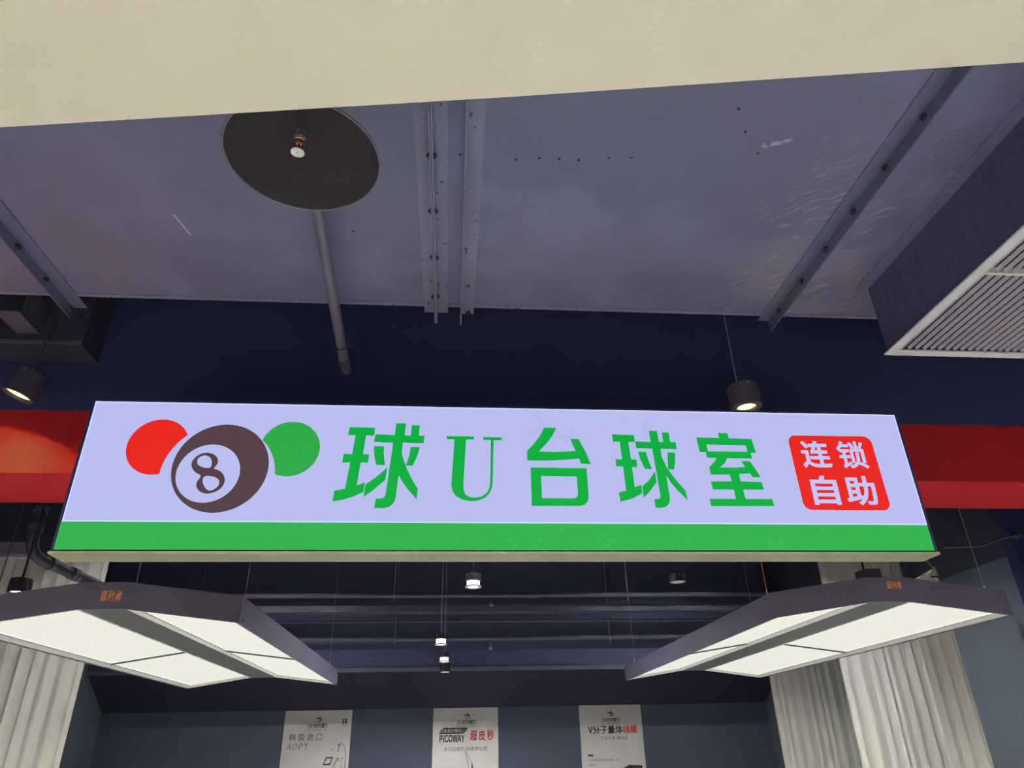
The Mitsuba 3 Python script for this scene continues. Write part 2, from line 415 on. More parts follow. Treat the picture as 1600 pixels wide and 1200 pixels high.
for k in range(20):
    a0, a1 = 2 * math.pi * (k + 0.1) / 20, 2 * math.pi * (k + 0.9) / 20
    petals.append(Polygon([(0.005 * math.cos(a0), 0.005 * math.sin(a0)), (0.0145 * math.cos(a0), 0.0145 * math.sin(a0)), (0.0145 * math.cos(a1), 0.0145 * math.sin(a1)), (0.005 * math.cos(a1), 0.005 * math.sin(a1))]))
defl = union_all(petals + [Point(0, 0).buffer(0.0085).difference(Point(0, 0).buffer(0.0018))])
dm = trimesh.creation.extrude_polygon(defl, 0.0016, engine='earcut'); dm.apply_translation([sx, sy, 1.1335])
put('deflector', SQ(dm), 'mat_chrome', sp, label='pale toothed deflector')

pp = thing('sprinkler_pipe', 'grey sprinkler pipe running from the round plate to the black wall', 'pipe')
PA, PB = np.array([-0.4095, 1.135, 1.5]), np.array([-0.4765, 2.655, 1.5])
put('pipe', tube([(-0.346, 1.135, 1.5), (-0.405, 1.1345, 1.5), (-0.4095, 1.15, 1.5), PA + (PB - PA) * 0.1, PA + (PB - PA) * 0.5, PB], 0.0205, 20), 'mat_grey_pipe', pp, 40)
put('end_collar', [cyl(PB - [0, 0.02, 0], PB + [0, 0.024, 0], 0.0245, 20), cyl(PB + [0, 0.02, 0], PB + [0, 0.095, 0], 0.0215, 20)], 'mat_pipe', pp, 40, label='dark collar at the wall')
put('hanger_strap', [bx(-0.447, -0.423, 2.53, 2.536, 1.50, 1.95), bx(-0.462, -0.423, 2.526, 2.54, 1.494, 1.50)], 'mat_black', pp, label='black hanger strap')
PC = PA + (PB - PA) * 0.92
put('clamp', [trimesh.creation.torus(0.0222, 0.003, 28, 8).apply_transform(trimesh.geometry.align_vectors([0, 0, 1], [0, 1, 0])).apply_translation(PC), cyl(PC + [0.02, 0, 0.004], PC + [0.045, 0, 0.004], 0.004, 8)], 'mat_cable', pp, 40)

# ================================================================ box beam at the left end of the black wall
bb = thing('boxed_beam', 'black boxed beam in front of the black wall above the left spotlight', 'beam')
put('boxing', bx(-6.9, -1.522, 2.60, 2.749, 1.509, 2.399), 'mat_bulkhead', bb)
put('bracket', [bx(-1.79, -1.70, 2.44, 2.60, 1.56, 1.566), bx(-1.706, -1.70, 2.46, 2.60, 1.566, 1.70)], 'mat_pipe', bb, label='grey bracket plate')
put('edge_strip', bx(-6.9, -1.522, 2.592, 2.5995, 1.512, 1.527), 'mat_pipe', bb)

# outlines of the lettering: glyphs on a 160-unit em, sign artwork in 0.1 mm on the sign's face
GLYPHS = {
    '(': (54, "15,65 19,88 27,111 37,130 44,129 47,126 34,98 27,62 27,37 31,12 37,-8 47,-26 47,-28 40,-31 35,-27 20,8 15,35"),
    ')': (54, "7,125 8,128 16,131 20,125 34,92 39,65 39,34 37,20 28,-9 16,-31 7,-28 7,-26 16,-10 24,16 27,35 27,65 19,101"),
    '.': (44, "12,5 12,14 18,20 28,19 33,12 31,2 25,-2 15,0"),
    '0': (89, "8,47 9,80 14,98 20,108 28,115 39,119 50,119 64,113 73,102 76,95 81,70 79,33 76,22 68,8 61,2 50,-2 39,-2 28,2 20,9 15,17 10,32/22,70 23,39 27,24 34,13 41,10 48,10 58,16 65,34 67,69 62,94 59,100 50,107 40,107 35,105 30,100 26,92"),
    '2': (89, "7,101 14,110 20,114 35,119 47,119 58,116 69,107 75,92 75,77 70,61 55,38 31,13 80,13 81,0 7,0 7,9 40,40 50,53 58,68 61,81 58,98 48,106 35,107 28,105 16,94"),
    'A': (97, "1,0 39,115 40,117 57,117 96,0 80,1 69,36 27,36 16,0/48,103 32,48 66,49"),
    'C': (102, "9,65 15,90 21,100 34,112 54,119 72,118 84,113 93,106 93,103 86,95 78,102 66,106 52,105 37,97 31,89 26,75 24,59 25,47 31,28 39,18 45,14 56,11 66,11 78,15 89,24 96,14 83,3 67,-2 53,-2 35,4 23,14 14,29 10,44"),
    'I': (47, "16,117 31,117 31,0 16,0"),
    'O': (119, "9,66 15,91 21,101 30,110 38,115 52,119 66,119 78,116 89,110 97,102 106,85 109,72 109,46 105,30 95,13 78,1 66,-2 52,-2 41,1 30,7 22,15 14,29 10,44/25,71 25,47 28,34 34,23 40,17 55,11 72,13 83,21 92,39 94,49 94,69 90,85 85,94 76,102 64,106 49,105 41,101 31,90"),
    'P': (101, "16,117 59,117 70,115 83,109 89,102 93,92 93,74 91,67 80,54 59,47 31,47 31,0 16,0/31,60 55,59 71,64 77,71 79,81 78,90 75,97 62,104 31,105"),
    'T': (96, "5,105 5,117 91,117 91,105 57,105 55,103 55,0 40,0 40,105"),
    'V': (92, "0,117 16,117 46,17 51,28 76,115 77,117 92,117 55,0 37,0"),
    'W': (140, "29,0 4,117 20,116 39,17 63,116 78,117 103,18 122,117 136,117 112,0 94,0 93,2 70,95 47,0"),
    'Y': (85, "0,117 16,117 42,60 50,72 69,116 85,117 50,46 50,0 35,0 35,45"),
    '不': (160, "90,76 90,78 99,85 139,56 153,43 153,41 143,33 120,55|7,40 45,66 63,84 82,111 11,112 11,124 149,124 149,112 98,112 86,94 86,-13 73,-12 73,75 46,50 23,34 14,31"),
    '于': (160, "9,71 75,72 75,112 20,112 20,124 140,124 140,112 88,112 88,72 151,71 151,59 88,59 88,0 86,-6 77,-11 46,-12 42,1 70,0 75,2 75,59 9,59"),
    '体': (160, "42,21 68,53 85,89 84,91 48,91 48,103 93,103 93,135 104,135 105,103 153,102 153,91 113,90 119,73 131,51 141,37 155,24 147,14 141,18 126,38 106,79 105,28 130,28 130,17 105,17 105,-12 93,-12 93,17 67,17 67,28 93,28 92,80 78,49 63,26 51,13|5,69 26,100 39,133 43,134 50,132 51,129 49,123 37,97 37,-13 26,-13 26,75 23,74 13,59 11,59"),
    '光': (160, "6,-4 7,-2 25,5 37,15 47,33 51,53 50,62 9,62 9,73 73,73 73,135 86,135 86,73 152,73 152,62 106,61 107,-1 111,-2 138,-1 141,4 142,25 144,25 154,20 151,-3 148,-9 144,-12 105,-13 96,-8 94,-2 93,62 64,62 60,33 57,24 47,7 31,-6 15,-13 11,-11|107,88 119,108 127,129 139,125 128,100 119,85 114,84|22,122 31,127 35,125 51,94 51,86 43,83 40,84 36,98"),
    '分': (160, "7,70 33,96 41,108 51,131 64,129 63,123 54,105 32,75 130,74 127,20 121,-5 112,-11 82,-11 78,1 105,0 112,7 115,26 117,61 74,62 68,35 55,11 37,-5 17,-13 11,-3 30,5 44,17 54,33 61,61 30,62 29,72 20,63 16,62|131,75 106,109 97,128 108,132 126,101 134,91 153,74 153,72 143,63"),
    '利': (160, "110,-13 106,-1 131,-1 134,2 134,132 146,132 146,-3 141,-10 129,-13|95,116 107,115 107,27 95,27|10,10 5,22 16,33 28,51 38,73 37,75 8,75 8,86 41,87 41,113 10,109 7,118 45,125 74,134 82,126 81,124 53,116 53,87 84,86 84,75 53,75 53,64 82,40 83,36 76,28 53,50 53,-13 41,-12 41,53 25,26 12,10"),
    '助': (160, "60,-5 78,11 85,21 94,43 98,61 100,87 75,87 75,98 101,98 101,135 113,135 113,98 149,98 147,31 143,-1 138,-9 131,-12 106,-11 103,0 126,-1 130,1 133,10 135,27 137,87 113,87 108,50 102,29 96,16 81,-4 70,-13 67,-13|7,4 6,15 17,18 17,127 69,127 69,30 78,30 79,19 12,3/28,59 58,58 58,82 28,82/28,21 58,26 58,47 28,47/58,115 28,116 28,93 58,93"),
    '口': (160, "20,118 140,118 140,-8 127,-8 126,5 34,5 33,-9 20,-9/33,18 127,17 127,106 33,106"),
    '台': (160, "20,69 17,81 25,85 37,97 67,136 78,131 78,129 39,83 118,87 96,110 106,117 134,89 148,69 137,63 128,76 45,72|29,55 131,55 131,-12 119,-12 118,-4 42,-4 41,-13 29,-13/42,43 41,8 119,8 119,43"),
    '启': (160, "44,50 142,50 142,-12 130,-12 129,-2 57,-2 56,-12 44,-12/56,10 130,9 130,38 128,39 56,39|6,-6 16,12 22,34 25,65 25,112 79,112 70,132 79,135 82,135 85,130 91,118 91,112 139,112 139,67 37,67 34,32 26,4 16,-13/37,79 126,78 127,100 38,101"),
    '国': (160, "14,128 146,128 146,-13 134,-13 133,-5 27,-5 26,-13 14,-13/26,7 134,7 133,117 26,117|36,21 36,31 73,32 73,59 43,59 43,69 73,69 73,92 39,92 39,103 121,103 121,92 85,92 85,69 117,69 117,59 85,59 85,32 124,31 124,21|95,51 100,55 104,55 115,44 118,37 110,33"),
    '在': (160, "6,45 31,69 48,97 11,98 10,110 54,110 62,135 75,132 69,110 150,110 150,98 61,97 55,83 43,65 43,-12 31,-12 31,50 13,35|53,2 96,2 96,48 60,48 60,59 96,59 96,90 108,90 108,59 144,59 144,48 108,48 108,3 150,2 150,-9 53,-9"),
    '子': (160, "8,51 8,63 74,63 74,86 96,98 112,111 111,112 24,112 24,124 131,125 139,119 133,111 118,99 87,81 87,64 152,63 152,51 87,51 87,-2 82,-10 68,-13 47,-13 42,-2 74,0 74,51"),
    '开': (160, "8,56 8,67 47,68 47,113 14,113 15,125 147,124 147,113 116,112 116,67 152,67 152,56 116,55 116,-13 104,-13 103,55 58,55 54,30 46,13 32,-4 22,-12 17,-13 9,-4 18,1 36,21 43,38 46,54/59,68 104,67 104,113 59,113"),
    '技': (160, "52,-4 54,-1 64,1 85,11 94,18 79,39 69,63 64,63 64,74 98,74 98,99 60,99 60,110 98,110 98,135 110,135 110,110 149,110 149,99 110,99 110,74 140,74 145,72 143,62 135,45 114,17 126,8 154,-4 147,-13 143,-13 124,-5 104,9 90,0 60,-13 57,-13/82,63 91,41 104,26 120,43 130,62|9,38 6,50 28,56 28,91 8,91 8,102 28,102 28,135 40,135 40,103 58,103 58,91 40,91 40,60 58,64 60,53 40,47 40,-5 37,-10 27,-13 12,-12 9,-2 26,-2 28,0 28,42"),
    '新': (160, "74,-5 83,15 88,41 88,119 139,132 148,123 125,116 100,111 100,81 153,81 153,70 136,69 136,-12 124,-12 123,70 100,70 98,31 92,5 84,-11 81,-11|7,71 7,81 26,81 20,105 28,107 10,108 10,118 41,118 34,133 44,136 54,118 80,118 80,108 63,108 71,105 71,102 63,82 83,81 83,71 51,71 51,56 81,55 81,44 51,44 51,-3 49,-7 41,-10 29,-10 26,-1 40,2 40,44 8,44 8,55 40,55 40,71/30,82 52,81 60,108 30,108 37,84|66,20 58,35 64,38 68,36 79,15 77,11 70,8|7,10 16,23 21,37 31,36 28,25 17,6 14,5"),
    '明': (160, "51,-7 68,13 77,36 80,55 80,128 148,128 147,-7 138,-12 114,-13 110,-3 110,-1 136,0 136,39 89,39 83,16 73,-1 60,-14/92,78 92,50 137,50 137,78/92,90 137,89 137,117 92,117|13,125 65,125 65,29 24,29 24,14 13,14/24,41 54,40 54,72 24,72/24,84 54,83 54,114 24,114"),
    '星': (160, "9,33 9,35 24,49 36,69 35,71 27,71 27,129 134,128 133,71 44,71 43,69 49,67 43,56 73,55 74,68 86,68 87,55 140,55 140,45 87,45 86,29 133,29 133,19 87,19 86,3 150,2 150,-9 10,-9 11,2 74,2 74,19 29,19 29,29 73,29 74,44 36,45 19,27/39,82 120,81 121,95 40,96/39,106 120,105 121,118 40,119"),
    '止': (160, "8,-5 8,7 30,8 30,99 42,99 42,7 80,7 80,135 92,135 92,81 145,81 145,69 92,69 92,7 152,7 152,-5"),
    '湾': (160, "50,110 50,120 95,120 95,123 90,134 99,137 102,136 109,120 153,120 153,110 119,110 118,71 108,71 108,110 90,110 90,71 79,71 79,110|124,100 133,105 147,91 153,80 144,75 136,88|53,15 61,45 129,46 128,57 53,57 53,66 141,66 141,36 72,36 68,27 69,24 147,24 143,2 134,-11 125,-13 104,-12 101,-3 127,-2 132,6 133,15|44,80 63,104 73,102 69,93 53,75 50,75|31,101 13,128 18,131 23,132 34,119 41,107|10,-2 27,47 29,49 38,42 23,-4 20,-8|6,82 10,86 16,88 29,72 33,63 23,58"),
    '激': (160, "44,119 60,119 64,135 76,134 72,119 93,119 94,72 104,97 111,135 121,134 117,104 154,104 154,93 146,92 141,57 131,27 140,11 155,-3 148,-13 134,0 125,14 116,1 103,-12 100,-13 93,-6 106,5 119,25 111,51 108,71 105,70 100,59 92,67 44,67/114,92 117,66 123,44 125,41 131,59 136,92/55,110 54,97 83,97 83,110/55,88 54,76 83,76 82,89|32,-7 32,-5 44,5 48,11 54,33 54,44 38,44 38,54 62,54 59,63 64,65 70,64 75,54 98,54 98,44 64,43 65,34 92,34 91,4 89,-4 85,-9 64,-10 61,-1 76,-1 79,1 81,12 80,24 63,24 61,14 54,0 41,-13|11,125 11,128 18,133 36,119 39,113 32,106 27,113|8,-5 27,43 28,45 31,45 37,40 37,38 18,-10 15,-10|6,81 12,89 14,89 31,77 35,72 27,65"),
    '特': (160, "62,75 62,86 103,86 103,107 72,107 72,118 103,118 103,135 114,135 114,118 146,118 146,107 114,106 114,86 153,86 153,75 134,74 134,55 152,55 152,44 134,44 134,-2 130,-10 119,-13 102,-13 98,-2 122,0 122,44 65,44 65,55 122,55 122,75|73,33 77,37 83,39 95,26 102,13 92,8 85,21|6,68 12,90 15,122 26,121 24,102 34,102 34,135 45,135 45,102 61,102 60,90 45,89 45,56 48,55 61,59 62,53 62,48 45,41 45,-13 34,-13 34,38 10,31 8,39 8,44 34,51 34,90 21,89 16,63"),
    '用': (160, "5,-6 16,10 23,36 25,124 142,123 142,-2 138,-9 127,-12 105,-12 101,-2 126,-1 130,1 129,37 87,37 86,-12 75,-12 75,35 73,37 35,37 28,8 19,-9 13,-13/87,49 130,48 130,75 87,75/87,87 130,86 130,112 87,112/36,49 75,48 75,75 36,75/37,87 74,86 75,112 36,112"),
    '皮': (160, "5,-5 15,13 22,41 24,64 24,113 77,113 78,135 91,135 91,113 140,114 148,111 134,78 123,81 131,101 91,100 91,72 131,72 137,69 134,58 124,40 102,17 124,5 153,-2 147,-13 121,-7 91,8 67,-4 36,-13 30,-1 55,5 80,17 60,39 48,61 35,61 32,28 28,13 20,-5 15,-12/63,61 66,51 72,42 91,24 109,40 120,59 119,61/36,73 78,72 78,101 36,101"),
    '盛': (160, "7,46 15,58 19,71 22,94 22,118 80,118 80,135 92,135 94,118 118,118 117,121 104,130 107,133 114,135 130,122 127,118 149,118 149,107 96,106 103,85 108,78 116,85 127,102 138,99 126,80 115,68 119,62 126,57 136,55 141,62 142,74 152,69 149,52 143,45 128,44 122,46 105,60 83,46 79,46 73,55 83,59 98,70 89,88 83,107 34,106 33,92 73,92 71,63 69,56 65,52 42,51 40,58 40,61 56,60 59,62 61,82 34,82 28,58 18,39|8,-10 8,1 26,1 28,2 28,40 133,40 133,1 152,1 152,-10/102,30 101,1 122,1 122,30/71,30 70,1 90,1 90,30/39,2 59,1 59,30 39,30"),
    '科': (160, "69,19 68,31 122,39 122,135 134,135 134,43 153,44 154,39 154,33 134,30 134,-13 122,-13 122,27 72,19|81,116 81,118 89,124 103,114 114,101 105,95 92,109|74,75 83,82 100,70 110,59 101,52 89,65|5,26 5,29 18,46 32,78 7,79 7,90 34,91 34,114 12,111 9,120 43,127 60,133 67,123 46,117 46,91 69,90 69,79 47,79 46,76 68,47 62,39 60,39 48,60 46,60 46,-13 34,-13 34,56 32,56 20,29 11,17"),
    '秒': (160, "124,106 135,110 149,80 153,68 152,66 145,63 141,64 134,87|58,-3 59,-1 83,5 101,14 122,33 134,56 145,53 137,34 130,24 107,4 92,-4 68,-12 64,-12|101,135 113,135 113,36 101,36|67,59 75,85 78,106 79,108 90,106 85,78 79,59 77,55|5,27 18,46 32,78 7,79 7,90 34,91 34,114 12,111 9,120 43,127 60,133 67,123 45,116 45,91 68,90 68,79 47,79 45,77 64,53 66,47 59,39 47,61 45,61 45,-13 34,-13 34,56 32,56 20,29 12,17 10,17"),
    '线': (160, "61,-1 82,7 106,21 99,56 68,51 66,59 66,62 97,67 95,89 71,86 69,96 94,100 93,135 105,135 106,102 145,107 146,97 107,91 107,81 110,70 149,77 150,66 115,60 110,59 110,57 117,29 133,43 142,56 152,51 143,38 121,16 131,1 140,-1 144,5 146,17 154,11 153,1 150,-7 146,-11 140,-13 130,-12 124,-9 117,-2 110,10 94,0 71,-10 68,-10|113,125 119,132 121,132 143,118 137,111 135,111|11,68 8,80 13,83 23,99 37,133 40,134 49,130 46,120 25,82 44,83 54,101 64,95 47,67 32,48 32,46 36,46 61,51 61,41 12,29 9,40 21,50 36,71 31,72|11,-3 9,9 62,23 63,12 14,-3"),
    '美': (160, "7,-3 9,-1 31,3 47,9 61,20 66,29 13,30 13,41 69,41 71,44 71,53 9,53 9,64 74,65 73,78 24,78 24,88 72,88 74,90 73,102 16,102 16,113 48,113 37,132 47,136 59,120 61,116 60,113 97,113 112,136 123,132 112,113 144,113 144,102 86,102 86,88 137,88 137,78 87,78 86,65 152,64 152,53 86,53 83,42 150,41 150,30 93,29 101,18 111,11 134,2 153,-1 147,-12 128,-9 105,1 90,13 80,27 74,17 64,6 47,-4 28,-10 12,-12"),
    '者': (160, "12,30 6,41 36,52 69,71 68,72 9,72 9,83 64,84 64,104 23,104 23,115 64,115 64,135 76,135 77,115 115,115 117,110 133,129 144,124 130,106 107,84 151,83 151,72 91,72 67,56 132,55 131,-13 120,-13 118,-8 55,-8 54,-13 42,-13 42,42 14,30/54,4 56,2 118,2 119,18 55,19/55,45 55,29 119,30 118,45/76,84 88,83 110,104 76,104"),
    '自': (160, "26,113 67,113 73,135 86,134 80,113 136,113 136,-12 124,-12 123,-4 39,-4 38,-13 26,-13/38,79 40,77 123,77 124,100 39,101/39,31 38,9 40,7 124,8 123,31/39,66 39,42 124,43 123,66"),
    '莎': (160, "10,110 10,121 46,121 46,135 58,135 59,121 101,121 102,135 113,135 113,121 151,121 151,110 113,110 113,97 102,97 101,110 59,110 58,98 46,97 46,110|134,56 119,79 127,83 132,80 148,55 151,45 140,41|56,-12 50,-1 84,7 99,14 115,28 125,47 136,44 131,30 124,20 114,10 102,2 84,-6 61,-12|93,29 93,95 105,95 105,29|50,41 62,60 69,82 81,80 73,56 63,38 59,35|16,89 23,97 25,97 44,86 50,80 44,72 41,72 37,77|11,-3 39,32 43,34 49,25 25,-6 18,-11|7,59 10,65 15,68 35,58 41,53 41,51 35,44 33,44 21,53"),
    '蕾': (160, "9,115 9,125 46,125 47,135 59,135 60,125 100,125 101,135 112,135 114,125 151,125 151,115 113,115 112,106 101,106 100,115 60,115 59,106 47,106 46,115|13,86 74,87 72,96 22,96 22,104 138,104 138,96 87,96 85,87 147,86 147,59 135,59 134,77 86,77 85,45 74,45 74,77 25,77 24,59 13,59|24,-13 24,39 137,39 137,-13 126,-13 125,-8 36,-8 35,-13/85,1 125,0 126,11 86,12/85,21 125,20 126,30 86,31/35,1 73,0 74,11 36,12/35,21 73,20 74,30 36,31|93,54 133,54 133,47 93,47|93,62 93,69 128,69 128,62|28,54 66,54 66,47 28,47|32,62 32,69 66,69 66,62"),
    '超': (160, "5,-5 8,0 13,19 15,62 26,62 25,39 33,21 37,17 39,18 39,74 8,74 8,85 37,85 37,104 12,105 12,116 37,116 37,135 48,135 48,116 74,115 74,105 48,105 48,85 77,85 78,79 93,93 98,104 101,117 78,118 78,128 149,128 146,88 144,81 139,76 115,75 113,85 130,85 133,87 136,100 137,117 113,118 109,101 103,88 87,71 81,69 75,74 50,74 50,51 75,51 75,40 50,40 50,9 58,5 69,3 155,3 151,-9 73,-9 57,-7 36,2 24,16 15,-12 13,-13 6,-9|84,66 145,66 145,16 84,16/95,27 133,26 133,56 95,56"),
    '进': (160, "6,-1 19,13 30,20 30,66 8,66 8,77 42,77 42,19 60,6 81,2 115,2 154,5 151,-7 149,-8 72,-8 57,-4 37,9 28,6 15,-11|53,54 54,66 77,67 77,94 54,94 54,105 77,106 77,132 89,131 89,106 115,106 115,131 127,132 127,106 148,105 148,94 127,93 127,66 151,66 151,54 127,54 127,12 115,13 114,54 87,54 83,36 78,26 73,19 64,12 56,21 68,33 75,53/89,67 115,66 115,94 89,94|13,124 20,131 23,131 43,111 46,104 37,98 21,118"),
    '连': (160, "5,-2 18,13 28,20 28,68 7,69 7,80 40,80 40,18 51,9 66,3 80,1 116,1 156,4 152,-9 123,-11 79,-11 65,-9 48,-2 35,8 29,7 14,-13|51,35 51,46 100,47 100,68 67,68 60,66 57,78 64,85 73,106 52,107 52,118 79,118 84,135 96,132 93,118 148,118 147,107 87,107 74,80 99,79 100,99 112,99 112,79 143,79 143,68 112,68 112,46 151,46 151,35 112,35 112,5 100,5 100,33 99,35|14,126 15,129 23,133 38,116 45,104 35,98"),
    '都': (160, "96,-13 96,126 147,126 154,120 131,72 139,65 149,50 152,40 152,25 150,18 145,12 139,9 118,8 115,20 133,20 140,27 139,45 130,60 119,70 138,114 109,115 108,113 108,-13|4,44 5,47 24,57 43,74 7,75 7,86 39,87 39,105 14,105 14,116 39,116 39,134 50,134 50,116 70,116 71,110 81,129 92,126 85,110 70,87 90,86 90,76 61,75 47,61 82,60 82,-10 71,-10 70,-3 36,-3 35,-12 24,-12 24,42 10,36/35,8 71,7 71,24 35,24/71,49 35,50 35,34 71,34/50,87 55,86 59,90 68,105 50,105"),
    '量': (160, "8,-9 8,0 74,1 74,8 72,10 21,10 21,18 74,19 73,27 25,27 26,68 136,68 136,27 87,27 86,19 140,18 140,10 87,10 86,1 153,0 153,-9/86,35 123,34 124,43 87,44/86,52 123,51 124,59 87,60/37,35 73,34 74,43 38,44/37,52 73,51 74,59 38,60|8,84 152,84 152,75 8,75|28,130 132,130 132,91 28,91/40,99 119,98 120,105 118,107 41,107/40,115 119,114 120,121 118,123 41,123"),
    '锁': (160, "108,9 114,16 118,16 147,1 154,-5 146,-13 134,-4|122,101 129,111 136,128 139,129 147,126 132,98 129,97|74,17 74,92 103,92 103,136 114,136 114,92 144,92 144,17 132,17 131,81 85,81 85,17|60,-6 61,-3 83,6 95,17 102,35 102,71 114,72 114,36 112,25 107,14 95,1 74,-11 66,-13|71,126 77,129 82,127 88,118 95,101 87,97 85,98|5,95 21,116 28,134 39,132 34,117 66,117 66,106 27,106 12,85|11,44 11,55 32,56 32,77 18,77 18,88 63,88 63,77 43,76 43,55 65,55 65,44 43,44 43,11 46,10 63,19 66,9 37,-6 32,-11 29,-11 23,-4 32,9 32,43"),
    '雕': (160, "5,-8 11,12 14,35 14,128 80,128 81,81 93,103 102,135 113,132 105,104 125,104 123,115 117,130 126,133 135,109 128,104 153,104 153,93 131,92 131,73 151,72 151,62 131,62 131,41 151,40 151,30 131,29 131,7 154,6 154,-5 104,-5 103,-13 92,-13 91,75 85,65 80,67 79,-4 77,-7 69,-10 54,-10 50,1 68,1 70,3 70,117 25,118 24,36 22,17 15,-11 13,-12/103,7 121,6 121,30 103,30/103,41 121,40 121,62 103,62/103,73 121,72 121,93 103,93|28,77 42,77 42,90 30,90 30,99 42,99 42,112 51,113 51,99 64,99 64,90 51,90 51,78 66,77 66,68 29,68|31,58 63,58 63,18 39,18 38,9 31,9/54,27 55,49 38,49 38,27"),
    '韩': (160, "74,43 74,54 104,55 104,73 78,73 78,84 104,84 104,102 75,102 75,113 104,113 104,135 116,135 116,113 151,113 151,102 116,101 116,84 144,84 144,73 116,73 116,54 154,54 151,19 146,5 140,2 124,2 122,9 122,12 135,12 138,14 141,26 142,43 116,43 116,-13 104,-13 104,43|6,27 34,28 34,41 12,42 12,94 34,94 34,106 8,107 8,118 34,118 34,135 45,135 45,118 71,118 70,107 45,106 45,94 67,94 67,41 45,41 45,28 72,27 72,16 45,16 45,-14 34,-14 34,16 6,16/24,63 24,51 56,52 55,63/24,84 24,72 56,73 55,84"),
}
